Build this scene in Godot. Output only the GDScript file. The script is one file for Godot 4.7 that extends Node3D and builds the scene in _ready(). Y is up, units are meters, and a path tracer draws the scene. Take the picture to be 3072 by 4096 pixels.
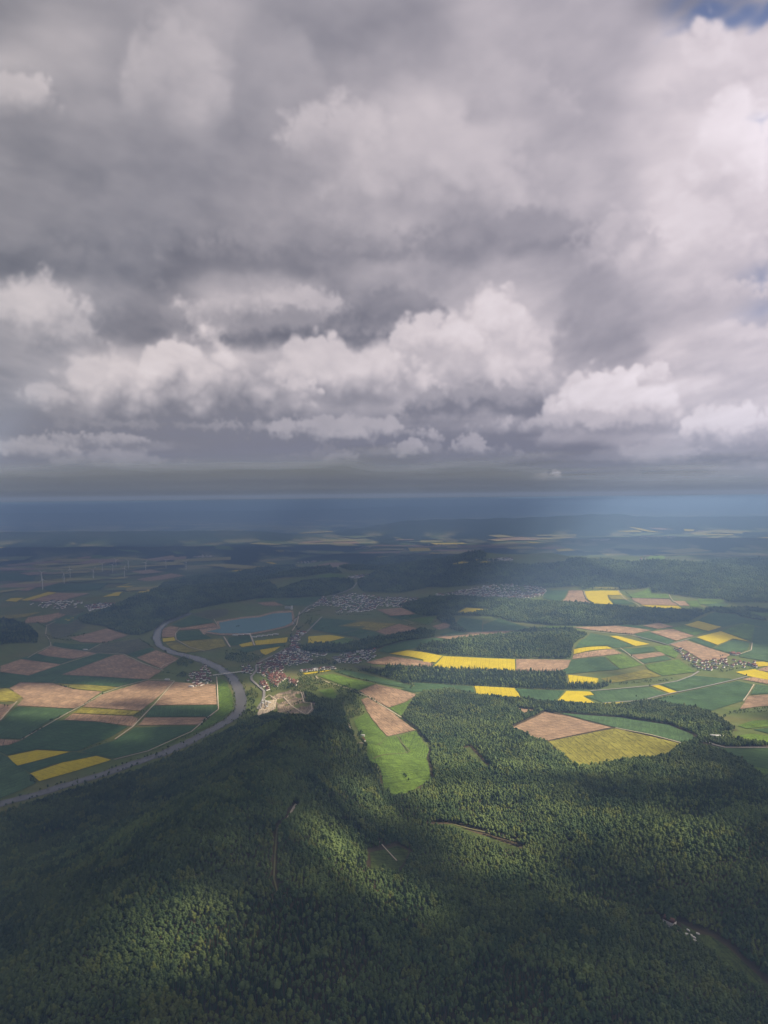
extends Node3D
# Aerial view over a river valley: woods, fields, small towns, a far horizon, and a broken cloud layer.
# Ground positions are metres: x to the east, d metres to the north (z = -d), heights above the valley floor.

const EYE_HEIGHT := 930.0
const SUN_AZIMUTH := 100.0
const SUN_HEIGHT := 48.0
const HILLS := [
	[-220,600,-290,2150,190,230],
	[-300,2400,-330,2700,55,170],
	[-700,700,-560,1500,110,240],
	[500,2050,1400,2450,75,380],
	[330,1250,900,1750,85,210],
	[1250,1300,1900,1950,130,300],
	[480,1520,900,1050,-60,120],
	[250,4250,1050,4300,60,240],
	[600,5950,2300,5550,60,330],
	[1500,8300,5500,7900,150,750],
	[1900,7900,2050,6900,60,230],
	[3000,7700,3150,6700,75,260],
	[4100,7600,4300,6500,80,300],
	[2600,9200,4800,9000,90,350],
	[1000,7900,1150,7100,50,220],
	[5200,7300,5600,6300,90,330],
	[2300,7300,2700,6900,60,260],
	[3400,7200,3900,6700,70,280],
	[-300,7950,1500,8050,130,480],
	[-2300,6300,-1000,7000,105,430],
	[-2750,4750,-2450,4600,60,200],
	[-900,7600,-300,7400,80,300],
	[1200,19000,6000,19300,330,1300],
	[-20000,36000,0,35000,330,2500],
	[500,41000,12000,43000,380,3000],
	[-9000,16500,-3500,16000,220,1200],
	[-6500,12300,-2500,12000,130,700],
	[-500,10500,1800,10000,110,500],
	[4500,13500,8000,12500,130,900],
	[7000,22000,13000,21000,250,1800],
	[19000,70000,21000,70000,430,2600],
	[12000,72000,50000,70000,470,4500],
	[-50000,78000,4000,80000,560,4500],
	[-30000,62000,-24000,62000,260,3000],
	[-9000,68000,-4000,69000,220,2600],
	[3000,58000,9000,59000,330,2600],
	[-18000,50000,-14000,50000,300,2200]]
const FIELDS := [
	["P",[-2172,3981,-2141,4151,-1834,4004,-1898,3756,-2098,3844]],
	["P",[-2116,4475,-1838,4346,-1747,4286,-1827,4138,-2028,4227,-2117,4296]],
	["G",[-2148,4209,-2113,4288,-2028,4227,-1827,4138,-1838,4011,-2145,4159]],
	["G",[-1742,4286,-1634,4247,-1729,3772,-1705,3613,-1874,3620,-1875,3517,-1922,3519,-2018,3581,-2143,3806,-2094,3837,-1894,3756,-1834,4004]],
	["P",[-1626,4238,-1573,4244,-1386,4022,-1213,3835,-1227,3650,-1412,3695,-1729,3772]],
	["G",[-1733,3763,-1412,3695,-1228,3641,-1319,3510,-1509,3561,-1693,3598]],
	["O",[-1687,3592,-1509,3561,-1317,3504,-1375,3428,-1536,3481]],
	["P",[-1874,3620,-1697,3598,-1534,3476,-1375,3428,-1375,3215,-1393,3152,-1677,3202,-1706,3321,-1867,3502]],
	["O",[-1984,3521,-1914,3504,-1867,3502,-1723,3348,-1714,3266,-1787,3269,-1862,3301]],
	["P",[-1819,3250,-1719,3222,-1707,3254,-1669,3127,-1633,2985,-1633,2914]],
	["P",[-1222,3634,-1082,3604,-1071,3404,-1070,3261,-1081,3107,-1368,3175,-1356,3382]],
	["O",[-1367,3172,-1080,3105,-1090,3037,-1370,3083]],
	["P",[-1369,3079,-1088,3031,-1050,2997,-1036,2892,-1219,2961,-1366,2987]],
	["P",[-1075,3598,-1021,3581,-852,3542,-761,3189,-1046,3187,-1063,3376]],
	["G",[-1053,3178,-759,3182,-742,3119,-760,3013,-1031,3018]],
	["P",[-1032,3012,-764,3007,-766,2906,-1024,2905]],
	["G",[-1670,3192,-1390,3145,-1390,3084,-1419,2988,-1422,2753,-1513,2762,-1571,2780,-1629,2885,-1625,2970,-1661,3127]],
	["P",[-1566,2771,-1509,2755,-1418,2742,-1436,2686,-1467,2677,-1503,2658]],
	["G",[-1364,2983,-1217,2957,-1055,2892,-1074,2783,-1145,2610,-1306,2636,-1389,2575,-1431,2610,-1480,2617,-1498,2649,-1465,2673,-1434,2684,-1414,2737,-1414,2978]],
	["G",[-1028,2882,-773,2893,-782,2829,-884,2615,-981,2533,-1132,2607,-1050,2729]],
	["Y",[-1382,2567,-1304,2631,-1167,2608,-1208,2562,-1296,2471]],
	["G",[-1294,2468,-1207,2559,-1161,2608,-1048,2568,-1173,2486,-1221,2408]],
	["Y",[-1218,2402,-1152,2500,-1055,2565,-982,2521,-1078,2407,-1151,2330]],
	["G",[-1474,2605,-1427,2604,-1379,2562,-1217,2400,-1153,2323,-1171,2268,-1208,2199,-1235,2177]],
	["L",[-845,3542,-886,3690,-812,3609,-724,3338,-672,3105,-688,2964,-775,2782,-858,2622,-972,2515,-979,2521,-881,2607,-777,2814,-763,2902,-738,3112,-759,3189]],
	["M",[-1830,4565,-1641,4726,-1478,4464,-1560,4260,-1741,4294,-1826,4341]],
	["G",[-1558,4256,-1473,4450,-1425,4384,-1471,4166]],
	["P",[-1464,4157,-1416,4361,-1292,4235,-1206,4130,-1222,3863,-1348,4013]],
	["G",[-2144,4578,-1838,4561,-1837,4355,-2120,4494]],
	["P",[-2125,4760,-2018,5124,-1765,4854,-1823,4599,-1995,4625]],
	["M",[-2618,5420,-2419,5506,-2204,5220,-2155,4780,-2199,4674,-2465,5170]],
	["P",[-1477,5096,-1285,5305,-1212,5142,-1331,5058,-1468,5019]],
	["P",[-1600,5073,-1571,5181,-1494,5127,-1423,4783,-1504,4760]],
	["G",[-1454,4960,-1299,5021,-1213,4815,-1147,4706,-1350,4635,-1415,4772]],
	["Y",[-1494,4734,-1421,4767,-1377,4651,-1449,4605]],
	["O",[-1347,4625,-1087,4713,-1001,4464,-1102,4325,-1238,4448]],
	["O",[-1426,4580,-1370,4626,-1236,4434,-1112,4325,-1210,4274,-1316,4361]],
	["G",[-1056,4738,-928,4800,-875,4601,-937,4484,-988,4473]],
	["Y",[-932,4498,-869,4591,-835,4475,-900,4422]],
	["G",[-1589,5256,-1532,5641,-1335,5440,-1288,5318,-1482,5145]],
	["M",[-1557,5689,-1461,5855,-1305,5900,-1256,5676,-1337,5474]],
	["S",[-1328,5046,-1209,5130,-1169,5038,-1243,4949,-1233,4826,-1269,4894]],
	["G",[-1043,4681,-915,4780,-866,4615,-943,4524,-996,4485]],
	["Y",[-939,4503,-866,4597,-835,4478,-894,4428]],
	["Y",[-856,4619,-650,4729,-635,4552,-822,4477]],
	["G",[-922,4362,-823,4457,-633,4539,-642,4448,-775,4355,-845,4263]],
	["Y",[-773,4343,-653,4440,-672,4311,-710,4190,-750,4258]],
	["Y",[-518,4746,-378,4795,-263,4700,-424,4486,-496,4532]],
	["G",[-557,5177,-505,5484,-205,5345,-343,5122,-174,5012,-325,4816,-508,4989]],
	["O",[-339,5111,-171,5308,89,5196,-67,4914,-172,5001,-146,5100]],
	["G",[-210,4720,-84,4910,17,4707,-125,4598]],
	["G",[-322,4801,-173,4991,-86,4920,-212,4725]],
	["P",[-65,4904,101,5195,247,4973,36,4715]],
	["L",[-422,4474,-261,4695,-160,4584,-266,4444]],
	["G",[-2,4284,319,4519,395,4317,214,4172,163,4136,13,4103,-50,4175]],
	["Y",[15,4089,126,4110,326,4005,276,3897]],
	["P",[-115,3966,15,4046,269,3887,241,3820,-63,3914]],
	["L",[-357,3691,-275,3730,-177,3628,-51,3525,-131,3406,-212,3498]],
	["Y",[-442,3751,-310,3811,-287,3798,-424,3716]],
	["G",[-279,3789,-208,3815,137,3477,121,3416,-37,3532,-172,3655]],
	["G",[140,3536,318,3491,339,3428,204,3384,135,3358,69,3418,143,3472]],
	["P",[-130,3397,-46,3517,56,3426,152,3316,82,3191,11,3115,-54,3234]],
	["L",[15,3106,88,3193,124,3250,65,2991]],
	["P",[-116,3247,-86,3286,8,3102,118,2801,2,2699,-55,2926]],
	["L",[-136,2924,-86,3048,-54,2922,0,2701,-62,2323,-105,2679]],
	["L",[-67,2288,0,2692,46,2712,78,2362,-39,2112,-62,2141]],
	["L",[49,2717,119,2797,156,2536,132,2373,82,2366]],
	["L",[-40,2152,85,2467,139,2456,137,2137,73,2014,21,1953,-10,1981,-19,2101]],
	["L",[-324,3404,-262,3450,-211,3262,-267,3264]],
	["M",[-183,3902,-130,3911,12,3836,-25,3787,-135,3810]],
	["Y",[214,4031,324,4005,252,3896,207,3914]],
	["Y",[326,4002,726,3952,685,3731,252,3819]],
	["P",[729,3956,1037,3941,978,3795,904,3720,687,3731]],
	["G",[1034,3931,1241,4006,1249,3760,946,3672,902,3711,980,3803]],
	["Y",[945,3660,1081,3584,1045,3466,898,3479]],
	["O",[1088,3575,1391,3756,1412,3612,1101,3483]],
	["L",[1246,4014,1365,4080,1407,3851,1251,3760]],
	["L",[1411,3851,1655,3986,1623,3690,1418,3616,1396,3761]],
	["Y",[1092,4104,1329,4240,1350,4191,1069,4024]],
	["P",[1067,4017,1351,4182,1371,4090,1237,4017,1040,3945]],
	["Y",[1474,4658,1528,4658,1645,4390,1531,4321]],
	["G",[1384,4770,1468,4650,1518,4313,1367,4214,1340,4257,1098,4111,1151,4224]],
	["G",[1372,4201,1633,4323,1604,4189,1410,4081]],
	["P",[1409,4072,1637,4178,1618,4086,1422,3974]],
	["G",[1419,3960,1615,4070,1618,3983,1421,3878]],
	["L",[1640,4329,1745,4351,1715,4127,1642,3997,1623,4091,1611,4195]],
	["P",[1318,4986,1536,4994,1640,5008,1837,4852,1642,4711,1436,4852]],
	["G",[1648,5014,1742,5040,1878,4877,1829,4831]],
	["P",[1816,5000,1960,5070,2018,4949,1882,4884]],
	["G",[1663,4725,1779,4776,1839,4478,1745,4375,1653,4552]],
	["P",[1791,4790,1981,4884,2026,4636,1847,4484]],
	["L",[1975,4898,2100,4987,2183,4787,2032,4642]],
	["Y",[2108,4993,2254,5098,2342,4914,2190,4787]],
	["Y",[2018,4588,2271,4789,2292,4424,2228,4531,2042,4343]],
	["G",[2254,5098,2458,5314,2639,5335,2599,5074,2342,4908]],
	["L",[2277,4796,2595,5060,2606,4981,2304,4442]],
	["G",[1969,4257,2228,4518,2267,4394,2165,4219,2033,4085,2000,4142]],
	["G",[2569,4925,2692,4815,2153,3851,2013,4033,2191,4235]],
	["G",[1940,4532,2009,4582,2032,4331,1965,4257]],
	["P",[1760,4381,1917,4500,1959,4240,1995,4082,1890,3961,1771,3941,1784,4208]],
	["Y",[2037,3905,2090,3903,2140,3828,1997,3787]],
	["P",[1952,3721,2051,3799,2114,3782,2030,3630]],
	["Y",[1821,3682,1950,3743,2011,3597,1940,3471,1844,3595]],
	["P",[1782,3536,1866,3582,1936,3463,1898,3396]],
	["Y",[431,3463,625,3418,621,3237,425,3307]],
	["G",[185,3507,425,3459,425,3342,309,3411,178,3380]],
	["G",[628,3407,854,3361,767,3187,627,3237]],
	["Y",[857,3357,968,3341,969,3280,914,3265,934,3145,803,3154,768,3183]],
	["G",[971,3341,1268,3410,1313,3279,1164,3183,968,3150,917,3258,971,3276]],
	["Y",[1288,3432,1331,3446,1372,3310,1324,3289]],
	["Y",[967,3143,1060,3149,1051,3111,968,3122]],
	["G",[1346,3453,1578,3619,1758,3537,1380,3310]],
	["G",[1208,3194,1376,3295,1746,3509,1789,3437,1589,3138,1350,2939,1251,3075]],
	["P",[1658,3234,1832,3276,1725,3086,1487,2971]],
	["G",[1801,3437,1888,3377,1838,3287,1678,3253]],
	["L",[1322,2656,1419,2738,1545,2763,1468,2625,1332,2600]],
	["G",[1343,2590,1464,2618,1380,2467]],
	["L",[1233,2508,1313,2534,1380,2467,1325,2370,1229,2455]],
	["G",[1089,2444,1145,2385,1314,2351,1208,2160,1146,2211,1148,2267]],
	["L",[1143,2216,1229,2197,1144,2045]],
	["P",[499,2800,681,3025,766,2941,877,2737,597,2588,568,2595]],
	["G",[731,3011,966,2896,1098,2738,1115,2557,1093,2493,1032,2467,888,2735,788,2929]],
	["O",[589,2578,882,2721,1027,2458,921,2332,610,2244,597,2404]],
	["P",[577,3086,651,3050,589,3007]],
	["C",[284,2541,303,2568,332,2279,318,2255]],
	["C",[-39,1578,25,1677,51,1667,23,1547,-37,1487]],
	["C",[110,1840,175,1857,329,1735,310,1726,172,1825]],
	["C",[601,1443,614,1428,628,1412,647,1405,668,1377,684,1342,703,1299,714,1277,706,1264,693,1280,669,1313,648,1335,635,1379,618,1383,614,1396,600,1417]],
	["Y",[544,5505,652,5673,841,5600,690,5510]],
	["L",[179,5338,348,5449,383,5406,325,5110]],
	["P",[332,5074,438,5209,487,5058,377,4933]],
	["G",[520,5203,578,5389,728,5284,665,4847,565,4817]],
	["G",[708,5121,858,5331,1024,4963,883,4875,667,4847]],
	["P",[316,4611,592,4837,907,4866,557,4464,413,4381]],
	["L",[1020,4984,1182,5033,1295,4980,1016,4901]],
	["P",[-75,5843,135,5852,241,5549,42,5521]],
	["G",[14,5510,240,5536,306,5457,122,5344]],
	["G",[363,4756,486,4892,570,4755,415,4656]],
	["G",[1532,6764,1736,6712,1450,5881,1417,6337]],
	["P",[1739,6699,1862,6654,1662,5727,1438,5819]],
	["Y",[1869,6627,2181,6609,2174,6461,2033,6461,1831,5683,1676,5702]],
	["O",[2032,6448,2186,6454,2153,6208,1993,6246]],
	["G",[1980,6185,2146,6171,2014,5691,1837,5683]],
	["L",[2204,6460,2491,6668,2455,6498,2586,6444,2518,6259,2205,6317]],
	["P",[2191,6300,2505,6233,2305,5556,2039,5617]],
	["Y",[2025,5611,2298,5539,2282,5415,2065,5497]],
	["P",[2489,6106,2584,6090,2405,5583,2317,5557]],
	["L",[2603,6113,2710,6144,2488,5559,2377,5507]],
	["L",[2747,6223,2942,6181,2909,6056,2581,5790]],
	["G",[2585,5743,2822,6012,2885,5926,2641,5626]],
	["L",[2788,5517,3027,5459,2929,5282,2814,5326]],
	["G",[2253,5108,2488,5349,2808,5064,2656,4789,2557,5048,2377,5041]],
	["O",[1915,6686,2024,6709,2211,6701,2192,6642]],
	["Y",[6014,17518,6288,17308,6566,16585,6290,16829]],
	["Y",[5542,16951,6108,17039,6097,16754,5668,16830]],
	["P",[6477,17431,6797,17474,7071,17217,6662,17129]],
	["Y",[7377,17480,7620,17401,7448,17051,7207,17007]],
	["Y",[2830,14255,3027,13673,3058,13266,2835,13610]],
	["Y",[2945,12226,3194,12261,3206,11862,2880,11742]],
	["L",[3224,8680,4211,10951,3513,8883,3038,7727,2901,7764]],
	["Y",[420,13207,807,12871,829,11623,441,12077]],
	["O",[810,12831,1134,13023,839,12523]],
	["Y",[690,7782,842,7775,946,7661,736,7736]],
	["Y",[995,7627,1095,7651,1206,7619,1069,7591]],
	["Y",[980,7731,1066,7706,1014,7670]],
	["Y",[-1720,10224,-1638,10266,-1513,10001,-1567,9955]],
	["O",[173,16250,310,16025,475,15209,366,15470]],
	["L",[-752,7139,-560,7279,-369,7246,-518,7125]],
	["O",[-1826,11782,-1699,11972,-1646,11690,-1717,11564]],
	["O",[-115,10097,160,10097,159,10044,-93,10027]],
	["L",[-1145,6292,-893,6350,-1050,6217,-1127,6190]],
	["G",[-973,6239,-708,6428,-559,6494,-670,6079,-872,6103]],
	["P",[-1122,6163,-968,6212,-869,6083,-1024,6057]],
	["M",[1592,15292,1982,15478,2140,14181,1717,13881]],
	["M",[1190,14843,1420,15967,1598,15035,1390,13933]],
	["Y",[-3529,6572,-3580,6778,-3460,6790,-3389,6508]],
	["Y",[-3410,6610,-3427,7210,-3304,7141,-3308,6564]],
	["P",[-3303,6563,-3295,7129,-2944,7060,-2869,6292]],
	["Y",[-2464,6166,-2435,6336,-2578,7230,-2321,6186]],
	["Y",[-2189,6245,-2457,7354,-2410,7560,-2115,6337]],
	["Y",[-2862,7536,-2852,7873,-2617,7924,-2713,7497]],
	["O",[-4017,8115,-3751,8645,-3486,8456,-3574,8152]],
	["Y",[-3229,8946,-3156,9278,-3056,8823]],
	["Y",[-2008,8977,-1935,9237,-1774,9340,-1863,8890]],
	["O",[-3110,5717,-2798,5794,-2839,5628,-3005,5522]],
	["P",[-2825,5597,-2677,5672,-2586,5774,-2527,5669,-2568,5364,-2752,5381]],
	["P",[-2897,8246,-2678,8895,-2423,8609,-2654,8000]],
	["L",[-4691,11249,-4530,11305,-4289,11011,-4528,10999]],
	["L",[-4525,11878,-4093,11675,-3861,11365,-4283,11639]],
	["L",[-3540,11613,-3147,11285,-3276,11222]],
	["L",[-3513,13791,-3328,13770,-2430,11522,-2774,11684]],
	["O",[-2780,10718,-2603,10758,-2385,10674,-2515,10584]],
	["O",[-3746,10052,-3545,10164,-3492,9981,-3673,9911]],
	["O",[-3714,9412,-3333,9495,-3289,9370,-3660,9327]],
	["O",[-3159,9377,-2995,9606,-2881,9574,-3050,9386]],
	["O",[-5050,10143,-4854,10257,-4697,9842,-4878,9818]],
	["O",[-5177,10778,-5127,11103,-4986,11223,-5012,11011]],
	["P",[-4845,11067,-4638,11208,-4571,11045,-4713,10984]],
	["G",[-4943,9107,-4444,9061,-4056,8193,-4468,8228]],
	["G",[-3853,7885,-3082,7892,-2936,7351,-3300,7200,-3505,7335]],
	["M",[-2745,6014,-2424,5748,-2444,5563,-2621,5685]],
	["G",[-2580,5365,-2577,5724,-2404,5700,-2373,5293]],
	["Y",[-2498,5467,-2433,5537,-2398,5484,-2436,5409]],
	["M",[-4468,8228,-4345,8372,-4144,8052,-4263,7849]],
	["P",[-3838,7361,-3853,7748,-3765,7741,-3673,7288]],
	["M",[-3664,8987,-3655,9366,-3239,8947,-3133,8115]]]
const WOODS := [
	["near",[-1249,1941,-1147,2086,-999,2255,-844,2413,-726,2605,-638,2792,-570,2957,-516,3007,-473,3049,-388,2932,-325,2930,-310,3090,-319,3200,-362,3213,-386,3382,-304,3254,-245,3219,-210,3244,-162,2931,-98,2214,-66,2139,-29,2072,-11,2016,22,1986,74,2048,142,2178,141,2452,166,2608,120,2810,64,2983,128,3250,155,3311,183,3357,187,3365,308,3393,423,3289,621,3217,765,3150,953,3102,1050,3093,1154,3154,1264,3042,1341,2919,1309,2779,1299,2626,1229,2515,1282,2503,1298,2398,1528,2324,750,1025,-609,866]],
	["scrub",[-495,3459,-440,3666,-350,3608,-133,3361,-92,3258,-108,3007,-162,2931,-210,3251,-262,3450,-324,3404,-384,3359]],
	["mid",[184,4155,245,4207,602,4453,1044,4927,1283,4880,1348,4631,1103,4156,1039,3955,728,3968,336,4013,186,4088]],
	["conifer",[-134,3795,-77,3869,86,3840,231,3811,345,3785,252,3811,684,3723,901,3707,944,3664,894,3472,973,3500,1102,3456,1030,3383,780,3375,574,3439,196,3518,143,3536,123,3473,-60,3720]],
	["mid",[122,5972,406,6347,696,6332,1181,5922,1710,5629,1527,5728,1661,5673,2016,5463,2266,5377,2479,5357,2190,5093,1866,5026,1518,4998,1200,5052,943,5202,813,5393,556,5448,320,5454,186,5619]],
	["mid",[-543,4403,-414,4478,-159,4560,62,4754,245,4947,342,4839,317,4607,97,4278,-229,4218,-477,4264]],
	["mid",[387,5380,504,5483,521,5237,569,4853,496,4745,449,5032]],
	["conifer",[-3111,5540,-3008,5528,-2844,5446,-2590,5172,-2281,4653,-2221,4511,-2407,4417,-2482,4413]],
	["mid",[-2397,5509,-2302,5693,-2187,6106,-2163,6349,-2447,7839,-2304,8514,-2036,8799,-1693,9332,-1202,7132,-1031,6721,-935,6353,-1145,6292,-1388,6095,-1586,5845,-1620,5521,-1687,5388,-1654,5017,-1689,4850,-1861,4914,-2065,5215,-2300,5339]],
	["mid",[-975,6345,-994,6663,-811,6974,-518,7125,-300,7092,-295,6957,-401,6696,-573,6491,-813,6377]],
	["far",[-214,6770,-283,7051,-135,7401,115,7866,672,7771,1371,7626,1905,7505,2512,8570,2746,8603,2691,7792,2824,7784,3068,7716,4580,8465,4853,8488,3428,5994,2923,6031,2760,6257,2596,6424,2603,6478,2465,6524,2478,6672,2187,6628,1868,6676,1860,6805,1243,6920,454,7058,171,6799]],
	["mid",[2448,5442,2862,5700,3110,5609,3047,5496,2773,5475,2770,5118,2635,5202,2507,5365]],
	["far",[-490,7684,-284,9834,148,10066,802,10021,1131,7781,999,7685,691,7803,-55,7570,-379,7458]],
	["far",[-1700,9373,-1242,9784,-546,7524,-436,7315,-827,7114,-1326,7302]],
	["scrub",[-960,4231,-886,4265,-709,4183,-734,4012,-813,3982,-928,4088]],
	["scrub",[-1213,4091,-1187,4189,-1080,4028,-1106,3900,-1165,3957]],
	["scrub",[-1114,3780,-1068,3795,-1040,3680,-1098,3698]],
	["scrub",[-1090,3037,-1070,3261,-1106,3517,-1082,3487,-1058,3224,-1050,2997]],
	["scrub",[-627,2943,-603,3148,-572,3147,-553,3005,-614,2884]],
	["scrub",[-670,3417,-629,3464,-595,3275,-601,3168,-646,3277]],
	["scrub",[1133,2531,1176,2421,1271,2426,1244,2374,1154,2390,1131,2462]],
	["scrub",[-597,3612,-482,3575,-428,3479,-435,3404,-526,3422,-549,3365]],
	["scrub",[-471,3761,-361,3721,-356,3669,-376,3446,-443,3606]],
	["scrub",[-451,4027,-378,4107,-267,3957,-278,3910,-364,3943,-406,3906]]]
const CONIFER_STANDS := [
	[281,2542,375,2858,504,2617,502,2528,444,2455,384,2440,333,2335],
	[171,3088,237,3245,297,3177,231,2938],
	[-258,1252,-76,1306,-15,1211,-130,1033,-253,979,-333,1028,-289,1123],
	[709,1983,1037,2119,1035,1913,776,1701,695,1780],
	[150,1255,297,1213,251,1120,102,1107]]
const ROADS := [
	["path",3,[-219,1525,-232,1480,-223,1396,-214,1320,-202,1285]],
	["track",4.5,[-1633,2985,-1709,3271]],
	["track",4.5,[-1419,2744,-1390,3084,-1371,3215,-1358,3387,-1318,3507,-1228,3641,-1176,3639,-1080,3610]],
	["track",5,[-1053,2738,-1037,2886,-1050,3199,-1079,3607]],
	["track",4.5,[-2114,4177,-2128,4318,-2119,4482,-2172,4584,-2283,4755,-2506,5234,-2519,5410]],
	["track",4.5,[-2119,4482,-2029,4433,-1834,4337,-1835,4566]],
	["track",4.5,[-1834,4004,-1744,4290,-1574,4248,-1371,4003,-1205,3835]],
	["track",4.5,[-883,3690,-836,3506,-758,3189,-739,3114,-757,3005,-778,2818,-880,2604,-974,2521]],
	["track",5,[-1238,3888,-1244,3960,-1204,4060]],
	["track",5,[-1476,5102,-1451,4893,-1384,4677,-1226,4433,-1099,4312]],
	["track",4.5,[-1325,5473,-1212,5142]],
	["track",8,[-1088,4765,-971,4426]],
	["track",10,[-924,4837,-826,4465]],
	["road",12,[-578,4729,-595,4439,-634,4274,-673,4142,-711,4029,-718,3920,-697,3806,-701,3683,-686,3615,-625,3486,-588,3410,-571,3310,-564,3202,-567,3114]],
	["road",12,[-275,7053,-307,6883,-374,6744,-554,6432,-660,5989,-687,5516,-677,5200]],
	["road",12,[-493,5527,-544,4880,-592,4592]],
	["track",8,[-696,5767,-650,5210,-651,4946]],
	["track",4.5,[-363,3677,-352,3635,-275,3534,-147,3392,-113,3333,-80,3286,14,3082,64,2974]],
	["track",4.5,[-155,2849,-136,2727,-107,2286,-92,2218,-66,2278]],
	["path",3,[-40,2154,83,2471,42,2714]],
	["road",8,[319,4648,560,4780,784,4874,968,4862,1296,4926]],
	["road",8,[1371,4824,1467,4769,1567,4693,1630,4677,1693,4518,1744,4363,1953,4538]],
	["track",4.5,[1404,4225,1406,4035,1410,3860]],
	["road",8,[970,3349,1130,3386,1296,3432,1448,3509,1562,3607,1640,3698]],
	["road",8,[965,3140,1100,3160,1162,3176,1252,3240,1327,3285,1465,3360,1601,3440,1744,3526,1838,3587]],
	["track",4.5,[1793,3437,1668,3253,1589,3138]],
	["track",4.5,[2280,4393,2168,4190,2020,4059]],
	["track",4.5,[885,2724,970,2591,1030,2462,1049,2464]],
	["road",7,[1108,2491,1128,2425,1147,2389,1306,2361]],
	["track",4.5,[-211,1635,-219,1525]],
	["path",4.3,[175,1853,260,1815,334,1760]],
	["track",4.5,[-19,1655,21,1594]],
	["road",5,[562,1466,567,1443,586,1425,602,1404,611,1391,617,1381]],
	["track",5,[531,1465,546,1466,554,1463]],
	["track",5,[1866,6642,1665,5687]],
	["track",5,[2184,6619,1994,5533]],
	["track",5,[2578,6416,2317,5557]],
	["track",9,[1062,6863,902,6137]],
	["track",8,[851,6908,754,6594]],
	["track",5,[136,5343,212,5204,156,5135]],
	["track",4.5,[-374,3268,-397,3383]],
	["track",5,[-475,3292,-423,3159,-340,3004,-325,3103,-338,3194,-373,3209,-395,3331,-411,3403]],
	["track",5,[-564,3268,-552,3337,-504,3253,-497,3111]]]
const SETTLEMENTS := [
	["hamlet",46,[-1059,3762,-1014,3810,-1008,3950,-947,3807,-876,3596,-932,3496,-1006,3586]],
	["bank",18,[-801,3933,-756,3941,-714,3825,-701,3718,-764,3773]],
	["old",78,[-712,3939,-655,4088,-579,3963,-544,3782,-567,3695,-615,3646,-681,3752]],
	["centre",46,[-610,3697,-557,3747,-512,3676,-520,3609,-539,3483,-554,3499,-604,3629]],
	["centre",14,[-639,3568,-621,3605,-553,3379,-560,3358]],
	["centre",16,[-499,3641,-448,3574,-446,3495,-501,3592]],
	["white",120,[-657,4163,-593,4272,-513,4268,-341,4190,-402,4108,-435,4006,-496,3891,-566,3933]],
	["white",85,[-322,4123,-224,4193,-62,4231,-60,4042,-119,3955,-188,3949,-259,3975]],
	["row",28,[-457,3796,-399,3840,-297,3863,-268,3834,-352,3810,-445,3769]],
	["works",30,[-662,5660,-579,6394,-505,6339,-635,5810]],
	["works",24,[-624,4638,-596,4968,-554,4891,-577,4445]],
	["works",34,[-643,4174,-592,4415,-535,4499,-521,4339,-602,4194]],
	["village",72,[1719,4239,1785,4248,1732,3918,1890,3961,2033,3881,1983,3765,1854,3793,1726,3708,1660,3755,1676,3896]],
	["village",8,[1992,4125,2062,4095,2006,4055]],
	["far",300,[-576,6455,-288,6679,359,6380,223,5821,-61,6000,-103,5734,-409,5718,-336,5991,-544,6093]],
	["far",420,[439,6598,868,6922,1563,6947,1532,6734,1449,6517,1116,6147,891,6226,721,6551]],
	["far",60,[-3203,6323,-2993,6405,-2574,6043,-2548,5861,-2730,5840,-3069,6136]],
	["far",60,[-2482,5871,-2409,5929,-2246,5925,-2263,5850,-2388,5722]],
	["far",50,[-1228,10021,-941,9991,-584,9840,-694,9569,-1070,9769]],
	["far",36,[-366,7194,-275,7268,-134,7371,-149,7310,-302,7160]],
	["far",24,[-557,12673,-386,13447,-193,13295,-311,12756]],
	["far",50,[830,13701,1254,13771,1570,13163,1414,12785,1051,13116]],
	["far",40,[1114,7670,1404,7802,1391,7731,1177,7646]],
	["far",110,[4765,13455,5924,15759,6399,15581,5343,13079,4852,12909]],
	["far",24,[-2986,10961,-2834,11119,-2647,10993,-2821,10878]],
	["far",14,[3111,8627,3267,8795,2879,7751,2843,7791]],
	["far",30,[3836,13280,4223,13135,4031,12979]]]
const RIVER_LEFT := [-1612,5755,-1687,5388,-1647,5046,-1562,4737,-1456,4486,-1299,4257,-1113,4087,-947,3876,-829,3688,-752,3475,-695,3260,-664,3093,-682,2964,-727,2836,-783,2702,-848,2574,-926,2479,-995,2384,-1068,2315,-1131,2238,-1199,2182,-1246,2139]
const RIVER_RIGHT := [-1551,5714,-1622,5290,-1591,5043,-1488,4682,-1406,4483,-1264,4298,-1089,4165,-921,3947,-787,3718,-698,3473,-641,3258,-616,3092,-638,2939,-688,2802,-735,2680,-790,2569,-870,2476,-934,2388,-1014,2307,-1079,2230,-1175,2138,-1219,2091]
const LAKE := [-1245,5305,-1114,5460,-983,5521,-905,5692,-854,5714,-759,5745,-696,5305,-705,5243,-728,5132,-809,5010,-920,4886,-1011,4873,-1135,4880,-1249,4949,-1176,5059]
const LAKE_SHORE := [-1277,5360,-1132,5551,-1000,5614,-920,5788,-870,5823,-759,5844,-672,5304,-678,5179,-720,5072,-800,4953,-909,4824,-996,4802,-1120,4817,-1260,4913,-1199,5060]
const QUARRY := [-539,3296,-503,3375,-464,3421,-407,3383,-375,3246,-360,3191,-321,3201,-313,3137,-315,3049,-328,2955,-389,2943,-439,3012,-473,3049,-505,3229]
const QUARRY_YARD := [-556,3055,-562,3146,-552,3241,-506,3261,-487,3113,-506,3073,-545,2993]
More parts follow.
